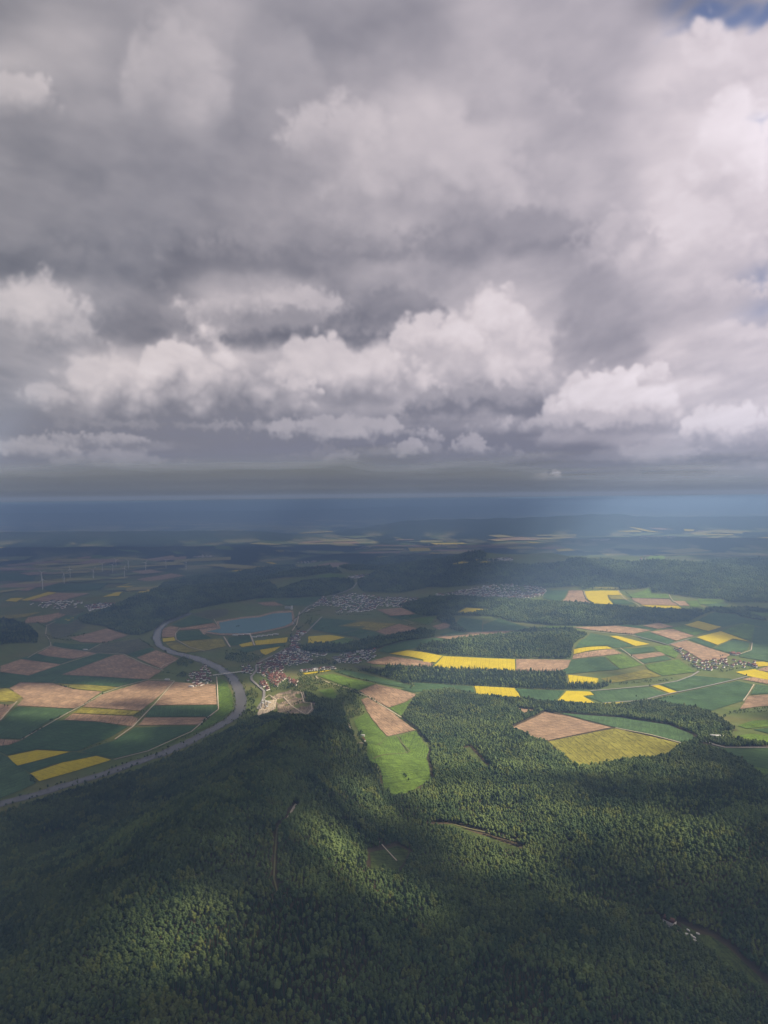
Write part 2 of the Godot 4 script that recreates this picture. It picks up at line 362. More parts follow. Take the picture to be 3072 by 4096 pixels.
const TURBINES := [-3574,7402,-3948,8154,-3603,7964,-3765,8481,-3444,8372,-3671,9212,-3477,9062,-3690,9740,-3143,8557,-3434,9505,-3127,9275,-2961,9603,-2640,9426]
const BRIDGE := [-891,3703,-750,3779]
const SILO := [-778,5908,-818,5945]
const PLANT := [-548,3138,-543,3163,-540,3182,-529,3156,-524,3175,-560,3202,-529,3125,-553,3113]
const FARM := [-88,2652,-76,2352]
const MANOR := [1169,2494,1147,2456,1097,2482]
const LODGE := [580,1445,565,1442,585,1434]
const CAMPERS := [597,1414,600,1413,607,1410,609,1407,612,1404,610,1397,608,1422,623,1412]
const SHEDS := [-1020,4809,-982,4826,-945,4848,-879,4741,-846,4763,-813,4784,-780,4806,-747,4828]
const BARN := [-1862,4387,-963,3497,-1124,3637]
const ISLAND := [-1057,5161]
const FIELD_TREES := [-1354,3376,-1368,3266,-1372,3252,-1371,3215,-1174,3817,-1192,3794,-1711,3193,-1728,3199,-2092,4771,-2070,4851,-753,2988,-761,2942,-837,2558,-732,2770]
const FIELD_TREES_B := [1404,4035,1148,3236,1915,4038,1934,4053,1281,3425,1457,4791,1513,4826,2042,4947,1837,3596,1606,4727]
const FIELD_TREES_C := [-191,3485,-201,3478,-181,3492,-91,2714,-97,2673,-106,2703,-71,2253,-72,2208,54,2109,58,2101,65,2086,51,2117,-490,4631,-478,4600,-353,3762,-344,3777,-326,3776,-338,3747]
const BANK_TREES := [-1021,2289,-994,2319,-1177,2330,-1176,2343,-1161,2324,-1097,2279,-971,2350,-940,2378,-909,2508,-836,2565,-769,2676,-712,3324,-702,3260,-807,3624,-822,3656,-667,3389,-650,3322,-630,3233,-614,3161,-596,3091,-601,3046,-601,2979,-607,2947,-613,2914,-1413,4507,-1345,4412,-1262,4289]
const QUARRY_TREES := [-406,3197,-399,3203,-394,3222,-395,3183,-411,3177,-387,3229,-428,3056,-417,3027,-415,3068]
const HEDGES := [
	[-1414,2978,-1390,3084],
	[-1144,2607,-1056,2738],
	[-1153,2323,-1209,2383],
	[-1419,2744,-1408,2897],
	[-1659,3567,-1534,3476],
	[-762,2896,-755,2998],
	[-2280,4760,-2128,4499],
	[-1204,4060,-1170,4128],
	[-2155,4780,-2079,4921],
	[-1844,4600,-1656,4768],
	[-1637,4715,-1460,4440],
	[-2199,4674,-2035,4671],
	[-2681,5426,-2476,5171],
	[-1189,3784,-1109,3764,-1077,3796],
	[-951,3482,-876,3581],
	[-352,3635,-275,3534,-147,3392,-113,3333],
	[-234,3155,-198,3048,-161,2904,-137,2751],
	[-224,3134,-187,3026,-151,2879,-140,2774],
	[-97,2733,-102,2669,-78,2269,-66,2149,-54,2124,-19,2101],
	[-65,2270,-71,2173,-45,2123,-21,2079,-17,2036],
	[-80,3286,-35,3191],
	[139,3536,121,3411],
	[-257,3773,-172,3655,-37,3525],
	[-393,3692,-350,3762],
	[-655,4946,-610,4529,-600,4327],
	[-569,5500,-557,5177],
	[-702,5386,-614,4994,-578,5379],
	[-977,4306,-918,4381],
	[-642,4448,-524,4248],
	[-253,3832,-133,3766],
	[-108,3007,-92,3048,-99,3089,-119,2985],
	[766,3157,957,3116],
	[1157,3162,1312,3225],
	[1276,3515,1449,3561],
	[1276,3488,1416,3530],
	[1105,3463,1269,3496],
	[1309,2779,1449,2929,1624,3000],
	[1428,2887,1588,2934],
	[1434,4845,1640,4704],
	[1754,3917,1762,3693,1882,3760,1961,3743],
	[1666,3872,1651,3711],
	[1162,2665,1245,2642,1223,2516],
	[1136,2521,1256,2570],
	[2647,5562,2950,5452],
	[1859,6644,1670,5702],
	[2240,6572,2205,6308],
	[2355,5476,2469,5488],
	[-15,5593,43,5622],
	[126,5492,194,5444],
	[156,5135,288,5148],
	[304,5183,375,5248],
	[-450,5013,-396,5152],
	[-668,5560,-504,5636],
	[-389,5629,-101,5606],
	[-707,5345,-666,5697,-530,5843],
	[-1150,6317,-898,6387],
	[-2078,6301,-2381,7626],
	[-2527,5669,-2414,5724],
	[-2969,7354,-3082,7892]]
const GAPS := [[81,2981,213,638],[50,2521,139,646],[557,3861,541,292],[1539,4492,660,696],[1845,4073,434,756],[719,2804,642,555],[1297,3194,444,383],[1321,2597,124,386],[328,2584,255,462],[680,2310,122,156],[-1471,3373,434,190],[-914,3355,191,212],[-748,3304,73,263],[-1322,3117,201,73],[-1515,3079,145,72],[-1816,3383,100,154],[-1020,2842,42,131],[-557,3563,123,274],[-534,3237,129,214],[-333,3615,201,245],[-131,2132,51,94],[-328,1175,104,54],[-356,1102,65,42],[-421,1245,30,49],[-188,1327,25,27],[-121,1515,61,75],[-83,1450,43,45],[-69,1879,65,130],[-267,1392,41,23],[241,1806,129,66],[277,1664,103,67],[412,1553,53,34],[20,1427,48,65],[253,1998,258,143],[891,2177,136,185],[2097,6106,939,787],[3044,8824,889,2881],[1225,5567,522,580],[615,4341,386,446],[667,3575,567,573],[1633,4062,540,1080],[169,3392,218,609],[484,2325,464,230],[1299,2709,227,398],[3279,6875,574,898],[523,1811,211,117],[715,1641,116,100]]  # ground patches to be sunlit; the added cloud layer opens toward the sun
const CAMERA_PITCH := 1.1700
const CAMERA_ROLL := 0.5782
const SKY_ROWS := [0.7007,0.642,0.5833,0.5247,0.466,0.4073,0.3486,0.2899,0.2443,0.1987,0.1465,0.1074,0.0683,0.0357,0.0096,-0.0067]
const SKY_TONES := [
	[144,159,162,169,149,164,178,170,163,130,148],
	[146,164,159,179,146,159,175,170,166,193,203],
	[179,159,154,174,154,164,175,170,168,203,203],
	[159,149,152,166,159,184,182,175,170,208,223],
	[144,144,146,154,162,194,185,175,176,203,223],
	[129,134,139,142,149,179,175,162,183,213,218],
	[118,130,138,140,145,155,160,160,195,205,195],
	[172,165,145,172,165,150,175,178,165,195,190],
	[168,152,125,175,140,140,192,198,165,190,195],
	[150,165,185,195,185,190,205,188,172,200,200],
	[140,165,178,160,182,182,188,168,188,205,200],
	[126,136,132,136,146,152,154,154,182,192,186],
	[135,132,125,128,126,128,124,126,160,165,150],
	[125,125,120,122,122,120,116,118,150,155,148],
	[142,140,134,138,146,148,146,144,150,152,150],
	[150,150,148,150,154,154,154,152,154,154,154]]
const CUMULUS := [
	[-0.1431,0.5196,0.0782,0.1500,158,150,0.13],
	[0.0851,0.4064,0.1760,0.1434,190,160,0.0975],
	[-0.0584,0.4861,0.0848,0.0782,194,178,0.1625],
	[0.1959,0.5357,0.0717,0.0782,180,170,0.1625],
	[-0.2800,0.5470,0.0848,0.1369,182,162,0.195],
	[-0.5017,0.5493,0.0587,0.0522,188,168,0.26],
	[-0.3778,0.3296,0.2804,0.1239,140,113,0.0975],
	[-0.1236,0.3368,0.1956,0.0456,148,132,0.0975],
	[0.1633,0.3437,0.1695,0.0587,150,140,0.13],
	[0.4633,0.5461,0.0815,0.1174,213,196,0.45499999999999996],
	[0.5089,0.4022,0.1043,0.1304,225,198,0.45499999999999996],
	[0.4307,0.3247,0.1043,0.0978,212,188,0.45499999999999996],
	[0.3459,0.3516,0.0522,0.0522,194,176,0.325],
	[0.3003,0.2021,0.0782,0.1108,160,150,0.13],
	[0.4763,0.2721,0.0782,0.0391,200,186,0.195],
	[0.4959,0.2100,0.0717,0.0326,204,190,0.195],
	[0.4633,0.1679,0.0978,0.0391,196,185,0.195],
	[0.4241,0.1096,0.0782,0.0391,198,180,0.195],
	[-0.5017,0.2376,0.0939,0.0829,194,148,0.425],
	[-0.4365,0.2194,0.0587,0.0391,174,140,0.26],
	[-0.2800,0.2178,0.0522,0.0587,194,172,0.26],
	[-0.3257,0.2345,0.0782,0.0587,138,125,0.13],
	[-0.1496,0.2523,0.1304,0.0456,186,150,0.195],
	[-0.0844,0.2204,0.1695,0.0456,148,110,0.22749999999999998],
	[0.0199,0.2506,0.0848,0.0456,143,128,0.195],
	[0.1112,0.1532,0.1408,0.1037,213,166,0.425],
	[0.1698,0.2080,0.0665,0.0795,214,188,0.51],
	[0.0655,0.1928,0.0861,0.0622,209,183,0.425],
	[-0.0062,0.1413,0.0861,0.0622,206,163,0.425],
	[-0.0779,0.1323,0.1017,0.0864,206,143,0.595],
	[-0.1236,0.1445,0.0391,0.0274,204,170,0.45499999999999996],
	[-0.4104,0.1246,0.1017,0.0933,200,138,0.51],
	[-0.4756,0.1304,0.0587,0.0391,180,140,0.325],
	[-0.2540,0.1191,0.1369,0.1140,212,120,0.8075],
	[0.1438,0.1222,0.1239,0.0404,158,118,0.26],
	[-0.0714,0.0788,0.1434,0.0378,176,108,0.625],
	[-0.2148,0.0913,0.0652,0.0196,156,116,0.5],
	[-0.3778,0.0949,0.1630,0.0183,144,114,0.375],
	[0.3003,0.0913,0.0782,0.0864,216,168,0.68],
	[0.3361,0.0975,0.1017,0.0746,222,166,0.765],
	[0.3863,0.1589,0.0274,0.0313,217,195,0.52],
	[0.2742,0.0929,0.1500,0.0248,190,150,0.325],
	[0.5024,0.0723,0.0923,0.0553,219,163,0.765],
	[0.0329,0.0464,0.2152,0.0313,146,108,0.625],
	[0.0394,0.0535,0.0359,0.0274,172,116,0.75],
	[0.1177,0.0560,0.0378,0.0274,172,116,0.75],
	[-0.0584,0.0480,0.0274,0.0176,156,116,0.75],
	[0.0134,0.0244,0.2217,0.0274,132,99,0.75],
	[-0.4300,0.0778,0.1239,0.0209,168,136,0.375],
	[-0.5017,0.0622,0.0913,0.0209,166,136,0.375],
	[-0.3778,0.0447,0.1043,0.0274,156,124,0.375],
	[0.4046,0.0427,0.1043,0.0313,176,136,0.625],
	[0.3068,0.0423,0.0404,0.0176,146,118,0.875],
	[0.2285,0.0229,0.0261,0.0130,219,161,0.625],
	[0.5024,0.0488,0.0717,0.0209,156,126,0.625]]

var rng := RandomNumberGenerator.new()
var noise := FastNoiseLite.new()
var fine := FastNoiseLite.new()
var names := {}
var mats := {}
var cloud_stuff: StandardMaterial3D
var wood_poly: PackedVector2Array
var sun_to: Vector3
var seg_box := []
var field_polys := []
var field_boxes := []

func _ready():
	rng.seed = 71
	noise.seed = 5
	noise.noise_type = FastNoiseLite.TYPE_SIMPLEX_SMOOTH
	noise.fractal_type = FastNoiseLite.FRACTAL_FBM
	noise.fractal_octaves = 5
	noise.frequency = 1.0
	fine.seed = 12
	fine.noise_type = FastNoiseLite.TYPE_SIMPLEX_SMOOTH
	fine.fractal_type = FastNoiseLite.FRACTAL_FBM
	fine.fractal_octaves = 3
	fine.frequency = 1.0
	for s in HILLS:
		var r: float = s[5] * 3.6
		seg_box.append([minf(s[0], s[2]) - r, maxf(s[0], s[2]) + r, minf(s[1], s[3]) - r, maxf(s[1], s[3]) + r, s[2] - s[0], s[3] - s[1], 1.0 / ((s[2] - s[0]) ** 2 + (s[3] - s[1]) ** 2), 1.0 / (2.0 * s[5] * s[5])])
	wood_poly = pairs(WOODS[0][1])
	set_camera_and_light()
	print("light ", Time.get_ticks_msec())
	make_materials()
	build_ground()
	print("ground ", Time.get_ticks_msec())
	build_fields()
	build_far_crops()
	build_water()
	build_roads()
	build_quarry()
	print("fields ", Time.get_ticks_msec())
	build_valley_haze()
	build_unseen_cloud_layer()
	build_cloud_bank()
	print("clouds ", Time.get_ticks_msec())
	build_woods()
	print("woods ", Time.get_ticks_msec())
	build_settlements()
	build_turbines()
	build_works()
	build_lodge()
	print("done ", Time.get_ticks_msec())

# ---------------------------------------------------------------- camera, sky, sun

func set_camera_and_light():
	var cam := Camera3D.new()
	cam.name = "camera"
	cam.fov = 71.6
	cam.near = 1.0
	cam.far = 400000.0
	add_child(cam)
	cam.position = Vector3(0, EYE_HEIGHT, 0)
	cam.rotation_degrees = Vector3(-CAMERA_PITCH, 0, 0)
	cam.rotate_object_local(Vector3.BACK, -deg_to_rad(CAMERA_ROLL))
	var az := deg_to_rad(SUN_AZIMUTH)
	var el := deg_to_rad(SUN_HEIGHT)
	sun_to = Vector3(cos(el) * sin(az), sin(el), -cos(el) * cos(az))
	var sun := DirectionalLight3D.new()
	sun.name = "sun"
	sun.light_energy = 1.6
	sun.light_color = Color(1.0, 0.93, 0.82)
	sun.light_angular_distance = 0.6
	sun.shadow_enabled = true
	add_child(sun)
	sun.look_at_from_position(sun_to * 1000.0, Vector3.ZERO)
	var env := Environment.new()
	env.tonemap_mode = Environment.TONE_MAPPER_LINEAR
	env.tonemap_exposure = 2.0
	env.background_mode = Environment.BG_SKY
	env.sky = Sky.new()
	var pan := PanoramaSkyMaterial.new()
	pan.panorama = ImageTexture.create_from_image(sky_picture())
	env.sky.sky_material = pan
	env.background_energy_multiplier = 0.515
	env.fog_enabled = true
	env.fog_density = 0.000016
	env.volumetric_fog_enabled = true
	env.volumetric_fog_density = 0.0
	env.fog_light_color = Color(0.70, 0.81, 1.0)
	env.sdfgi_enabled = true
	env.ssao_enabled = true
	env.ssil_enabled = true
	var world := WorldEnvironment.new()
	world.name = "world"
	world.environment = env
	add_child(world)

func sky_picture() -> Image:
	var w := 4096
	var h := 2048
	var im := Image.create(512, 256, false, Image.FORMAT_RGBF)
	for j in 256:
		for i in 512:
			im.set_pixel(i, j, sky_color((i + 0.5) / 512.0 * 360.0, 90.0 - (j + 0.5) / 256.0 * 180.0))
	im.resize(w, h, Image.INTERPOLATE_CUBIC)
	var per := w / 360.0
	for j in range(int((90.0 - 40.0) * per), int((90.0 + 0.3) * per)):
		var e := 90.0 - (j + 0.5) / per
		for i in range(int(-36.0 * per), int(36.0 * per)):
			im.set_pixel(posmod(i, w), j, sky_color((i + 0.5) / per, e))
	return im

func tone_grid(gx: float, y: float) -> float:
	var r := 0
	while r < SKY_ROWS.size() - 2 and y < SKY_ROWS[r + 1]:
		r += 1
	var t: float = clampf((SKY_ROWS[r] - y) / (SKY_ROWS[r] - SKY_ROWS[r + 1]), 0.0, 1.0)
	var c := clampi(int(floor(gx)), 0, 9)
	var u := clampf(gx - c, 0.0, 1.0)
	u = u * u * (3.0 - 2.0 * u)
	t = t * t * (3.0 - 2.0 * t)
	return lerpf(lerpf(SKY_TONES[r][c], SKY_TONES[r][c + 1], u), lerpf(SKY_TONES[r + 1][c], SKY_TONES[r + 1][c + 1], u), t)

func sky_color(azimuth: float, height: float) -> Color:
	var a := wrapf(azimuth, -180.0, 180.0)
	var fold := absf(a)
	var x: float
	# the cloud pattern repeats, mirrored, every 56 degrees round the horizon
	var seg := int(floor((a + 28.0) / 56.0))
	var loc := a - seg * 56.0
	x = tan(deg_to_rad(loc if posmod(seg, 2) == 0 else -loc))
	var e := maxf(height, 0.0)
	var y := tan(deg_to_rad(minf(e, 80.0))) / cos(deg_to_rad(loc)) if e < 60.0 else 3.0
	if height < -0.05:
		return Color(0.19, 0.22, 0.265)
	# noise on the cloud layer: finer towards the horizon
	var q := 1.0 / (y + 0.14)
	var nx := deg_to_rad(a) * q
	var ny := log(y + 0.14) * 1.25
	var n1 := noise.get_noise_3d(nx * 1.1, ny * 1.1, 1.0)
	var n2 := noise.get_noise_3d(nx * 1.1 + 31.0, ny * 1.1, 7.0)
	var fx := x + n1 * 0.06
	var fy := y + n2 * 0.05 * clampf(y * 4.0, 0.10, 1.0)
	var lum := tone_grid((fx / 0.541 + 1.0) * 5.0, fy)
	var high := smoothstep(0.7, 1.1, y)
	# far layers stack up in thin bands low over the land
	var band := noise.get_noise_3d(x * 3.2, y * 34.0, 11.0) + 0.5 * noise.get_noise_3d(x * 9.0, y * 60.0, 17.0)
	lum += band * 26.0 * smoothstep(0.16, 0.08, y) * smoothstep(0.0, 0.03, y)
	lum = lerpf(lum, 162.0, high)
	var n3 := noise.get_noise_3d(nx * 2.4 + 3.0, ny * 2.4, 3.0)
	lum += (n3 * 26.0 + n2 * 12.0) * clampf(y * 4.0 + 0.2, 0.3, 1.0)
	# gaps of blue between the upper clouds on the brighter side
	var blue := 0.7 * smoothstep(0.38, 0.44, x + n1 * 0.10) * smoothstep(0.08, 0.30, n3 + 1.6 * (y - 0.69)) * (1.0 - high)
	blue = maxf(blue, 0.40 * smoothstep(0.46, 0.56, x + n3 * 0.06) * smoothstep(0.09, 0.02, absf(y - 0.27 + n2 * 0.06)))
	if y < 0.75:
		for c in CUMULUS:
			var dx: float = (x - c[0]) / c[2]
			if absf(dx) > 1.5:
				continue
			var dy: float = (y - c[1]) / c[3]
			if dy < -0.5 or dy > 1.5:
				continue
			var s: float = 1.0 / c[3]
			var wide := noise.get_noise_3d(x * s * 0.7 + c[0] * 90.0, y * s * 0.7, c[1] * 50.0)
			var puff := absf(fine.get_noise_3d(x * s * 1.5 + c[1] * 70.0, y * s * 1.5, 2.0)) * 1.6
			var curl := absf(fine.get_noise_3d(x * s * 4.2 + c[1] * 30.0, y * s * 4.2, 5.0))
			var body := 1.0 - dx * dx - pow(maxf(dy, 0.0), 1.6) + wide * 0.75 + puff * 0.42 + curl * 0.16
			var edge := lerpf(0.80, 0.16, c[6])
			var al := smoothstep(0.0, edge, body)
			al *= smoothstep(-0.42, 0.14, dy + wide * 0.35)
			if al <= 0.003:
				continue
			var light := smoothstep(-0.15, 0.62, dy + wide * 0.50 + puff * 0.22 - 0.10 + curl * 0.10)
			# sun from the right: the right-hand flanks are a little brighter
			var tone: float = lerpf(c[5], c[4], light) + dx * 5.0 + n3 * 8.0
			lum = lerpf(lum, tone, al * lerpf(0.86, 0.96, c[6]))
			blue *= 1.0 - al
	lum += noise.get_noise_3d(nx * 9.0, ny * 9.0, 21.0) * 9.0 * clampf(y * 6.0, 0.2, 1.0)
	lum = 160.0 + (lum - 160.0) * 1.04
	lum = clampf(lum + 2.0 - 8.0 * (1.0 - smoothstep(0.0, 0.06, y)), 95.0, 236.0)
	var low := 1.0 - smoothstep(0.0, 0.22, y)
	var right := clampf(x / 0.54, -1.0, 1.0)
	var warm := clampf((lum - 150.0) / 60.0, -1.0, 1.0)
	var r := lum + 0.5 + (5.0 if warm > 0.0 else 8.0) * warm - low * 3.0
	var g := lum - 3.2 - (1.5 if warm > 0.0 else -2.0) * warm
	var b := lum + 6.0 - (7.0 if warm > 0.0 else 4.0) * warm + right * 4.0 + low * 3.0
	var c := Color(r / 255.0, g / 255.0, b / 255.0).lerp(Color(0.33, 0.42, 0.62), clampf(blue, 0.0, 0.9))
	c = c.lerp(Color(0.47, 0.505, 0.55), 0.7 * (1.0 - smoothstep(0.0, 0.016, y + n3 * 0.004)))
	return c.srgb_to_linear()

# ---------------------------------------------------------------- helpers

func numbered(called: String) -> String:
	var k: int = names.get(called, -1) + 1
	names[called] = k
	return called if k == 0 else "%s_%03d" % [called, k]

func ground_at(x: float, d: float) -> float:
	var h := 0.0
	for k in HILLS.size():
		var b: Array = seg_box[k]
		if x < b[0] or x > b[1] or d < b[2] or d > b[3]:
			continue
		var s: Array = HILLS[k]
		var t := clampf(((x - s[0]) * b[4] + (d - s[1]) * b[5]) * b[6], 0.0, 1.0)
		var px: float = x - s[0] - t * b[4]
		var pd: float = d - s[1] - t * b[5]
		h += s[4] * exp(-(px * px + pd * pd) * b[7])
	h = h * h / (h + 10.0) if h > 0.0 else 0.0
	return h + h * 0.07 * sin(x / 173.0 + d / 391.0) * sin(d / 227.0 - x / 611.0)

func slope_at(x: float, d: float) -> Vector3:
	var e := 12.0
	var h := ground_at(x, d)
	return Vector3(h - ground_at(x + e, d), e, ground_at(x, d + e) - h).normalized()

func lift_at(d: float) -> float:
	return 0.5 + maxf(d, 0.0) * 0.0006

func spot(x: float, d: float, up := 0.0) -> Vector3:
	return Vector3(x, ground_at(x, d) + up, -d)

func pairs(flat: Array) -> PackedVector2Array:
	var p := PackedVector2Array()
	for i in range(0, flat.size(), 2):
		p.append(Vector2(flat[i], flat[i + 1]))
	return p

func structure(called: String, mesh: Mesh, mat: Material) -> MeshInstance3D:
	var o := MeshInstance3D.new()
	o.name = numbered(called)
	o.mesh = mesh
	o.material_override = mat
	o.set_meta("kind", "structure")
	add_child(o)
	return o

func thing(called: String, label: String, category: String, at: Vector3, turn := 0.0, group := "") -> Node3D:
	var o := Node3D.new()
	o.name = numbered(called)
	o.set_meta("label", label)
	o.set_meta("category", category)
	if group:
		o.set_meta("group", group)
	o.position = at
	o.rotation.y = turn
	add_child(o)
	return o

func part(called: String, mesh: Mesh, mat: Material, parent: Node3D, at := Vector3.ZERO, turn := Vector3.ZERO) -> MeshInstance3D:
	var o := MeshInstance3D.new()
	o.name = called
	o.mesh = mesh
	if mat:
		o.material_override = mat
	o.position = at
	o.rotation = turn
	parent.add_child(o, true)
	return o

func paint(r: float, g: float, b: float, rough := 0.9) -> StandardMaterial3D:
	var m := StandardMaterial3D.new()
	m.albedo_color = Color(r, g, b).linear_to_srgb()
	m.roughness = rough
	m.metallic_specular = 0.3
	return m

func box(sx: float, sy: float, sz: float) -> BoxMesh:
	var b := BoxMesh.new()
	b.size = Vector3(sx, sy, sz)
	return b

func tube(r0: float, r1: float, h: float, n := 10) -> CylinderMesh:
	var c := CylinderMesh.new()
	c.bottom_radius = r0
	c.top_radius = r1
	c.height = h
	c.radial_segments = n
	c.rings = 1
	return c

# ---------------------------------------------------------------- materials

func crop_texture(kind: String) -> ImageTexture:
	# grain of a crop: drill rows and wheel tracks along u, patchy growth across; 96 m a side
	var n := 256
	var im := Image.create(n, n, false, Image.FORMAT_RGB8)
	for j in n:
		var v := j / float(n)
		var lane := absf(fposmod(v * 4.0, 1.0) - 0.5)
		var wheel := smoothstep(0.09, 0.04, lane)
		for i in n:
			var u := i / float(n)
			var a := cos(u * TAU) * 0.5
			var b := sin(u * TAU) * 0.5
			var c := cos(v * TAU)
			var s := sin(v * TAU)
			var streak := noise.get_noise_3d(a * 0.8 + 5.0, b * 0.8 + c * 3.0, s * 3.0) + 0.5 * noise.get_noise_3d(a * 2.0, b * 2.0 + c * 9.0, s * 9.0)
			var clump := noise.get_noise_3d(a * 6.0 + c * 2.0, b * 6.0 + s * 2.0, 3.0)
			var k := 0.82
			if kind == "P":
				k += streak * 0.45 + clump * 0.16
			elif kind == "Y":
				k += streak * 0.10 + clump * 0.10 - wheel * 0.07
			elif kind == "O":
				k += streak * 0.40 + clump * 0.18 - wheel * 0.16
			elif kind == "G":
				k += streak * 0.24 + clump * 0.14 + wheel * 0.10
			else:
				k += streak * 0.34 + clump * 0.30 - wheel * 0.07
			k = clampf(k, 0.3, 1.0)
			im.set_pixel(i, j, Color(k, k, k))
	return ImageTexture.create_from_image(im)

func make_materials():
	for k in ["P", "Y", "O", "G", "L"]:
		var m := StandardMaterial3D.new()
		m.vertex_color_use_as_albedo = true
		m.albedo_texture = crop_texture(k)
		m.roughness = 0.95
		m.metallic_specular = 0.2
		mats["field" + k] = m
	mats.fieldM = mats.fieldL
	mats.fieldC = mats.fieldL
	mats.fieldS = mats.fieldP
	var g := StandardMaterial3D.new()
	g.vertex_color_use_as_albedo = true
	g.roughness = 1.0
	g.metallic_specular = 0.15
	mats.ground = g
	mats.track = paint(0.42, 0.37, 0.29)
	mats.path = paint(0.13, 0.13, 0.06)
	mats.road = paint(0.24, 0.23, 0.22)
	var w := paint(0.105, 0.105, 0.095, 0.2)
	w.metallic_specular = 0.36
	mats.river = w
	var l := paint(0.03, 0.13, 0.14, 0.25)
	l.metallic_specular = 0.2
	mats.lake = l
	mats.white = paint(0.72, 0.71, 0.68, 0.6)
	mats.render_wall = paint(0.80, 0.78, 0.73)
	mats.cream = paint(0.50, 0.43, 0.33)
	mats.roof_red = paint(0.17, 0.08, 0.06)
	mats.roof_brown = paint(0.12, 0.065, 0.05)
	mats.roof_grey = paint(0.10, 0.10, 0.11)
	mats.metal_pale = paint(0.45, 0.46, 0.46, 0.5)
	mats.concrete = paint(0.40, 0.39, 0.36)
	mats.glass = paint(0.05, 0.06, 0.07, 0.1)
	mats.rubber = paint(0.02, 0.02, 0.02)
	mats.green_sheet = paint(0.06, 0.25, 0.10)
	mats.bark = paint(0.07, 0.055, 0.04)
	var f := StandardMaterial3D.new()
	f.vertex_color_use_as_albedo = true
	f.roughness = 0.85
	f.metallic_specular = 0.25
	f.backlight_enabled = true
	f.backlight = Color(0.25, 0.3, 0.12)
	mats.leaf = f

# ---------------------------------------------------------------- ground

func ground_color(x: float, d: float) -> Color:
	var meadow := Color(0.10, 0.13, 0.042)
	var n := noise.get_noise_2d(x / 420.0, d / 420.0)
	var c := meadow.lerp(Color(0.13, 0.125, 0.05), clampf(n * 1.2 + 0.25, 0.0, 1.0))
	# under the trees lies last year's leaf litter
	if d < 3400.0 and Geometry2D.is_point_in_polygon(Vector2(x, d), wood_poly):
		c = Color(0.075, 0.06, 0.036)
	c *= 1.0 + 0.25 * noise.get_noise_2d(x / 60.0, d / 60.0)
	# a far mosaic of woods and crops
	var far := smoothstep(7500.0, 10500.0, d)
	if far > 0.0:
		var s := 900.0 + d * 0.05
		var p := noise.get_noise_2d(x / s + 40.0, d / (s * 1.6))
		var wood := Color(0.022, 0.034, 0.018)
		var crop := Color(0.22, 0.21, 0.11) if noise.get_noise_2d(x / 700.0, d / 900.0 + 11.0) > 0.08 else Color(0.09, 0.12, 0.045)
		var t := smoothstep(0.02, 0.10, p + 0.12 * smoothstep(16000.0, 30000.0, d))
		var hill := clampf(ground_at(x, d) / 120.0, 0.0, 1.0)
		t *= 1.0 - 0.95 * hill
		c = c.lerp(wood.lerp(crop, t), far)
	return c

func build_ground():
	var rows := PackedFloat32Array()
	var d := -700.0
	while d < 140000.0:
		rows.append(d)
		d += maxf(25.0, d * 0.0095)
	rows.append(140000.0)
	var cols := 250
	var v := PackedVector3Array()
	var nn := PackedVector3Array()
	var cc := PackedColorArray()
	var ix := PackedInt32Array()
	for r in rows.size():
		var half := maxf(rows[r], 0.0) * 0.78 + 1300.0
		for k in cols + 1:
			var x := (k / float(cols) * 2.0 - 1.0) * half
			v.append(Vector3(x, ground_at(x, rows[r]), -rows[r]))
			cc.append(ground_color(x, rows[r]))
	var wn := cols + 1
	for r in rows.size():
		for k in wn:
			var a := v[r * wn + maxi(k - 1, 0)]
			var b := v[r * wn + mini(k + 1, cols)]
			var e := v[maxi(r - 1, 0) * wn + k]
			var f := v[mini(r + 1, rows.size() - 1) * wn + k]
			nn.append((b - a).cross(f - e).normalized())
			if r < rows.size() - 1 and k < cols:
				var i := r * wn + k
				ix.append_array([i, i + wn, i + 1, i + 1, i + wn, i + wn + 1])
	structure("ground", mesh_of(v, nn, ix, cc), mats.ground)

func mesh_of(v: PackedVector3Array, n: PackedVector3Array, ix: PackedInt32Array, c := PackedColorArray(), uv := PackedVector2Array()) -> ArrayMesh:
	var a := []
	a.resize(Mesh.ARRAY_MAX)
	a[Mesh.ARRAY_VERTEX] = v
	a[Mesh.ARRAY_NORMAL] = n
	a[Mesh.ARRAY_INDEX] = ix
	if c.size():
		a[Mesh.ARRAY_COLOR] = c
	if uv.size():
		a[Mesh.ARRAY_TEX_UV] = uv
	var m := ArrayMesh.new()
	m.add_surface_from_arrays(Mesh.PRIMITIVE_TRIANGLES, a)
	return m

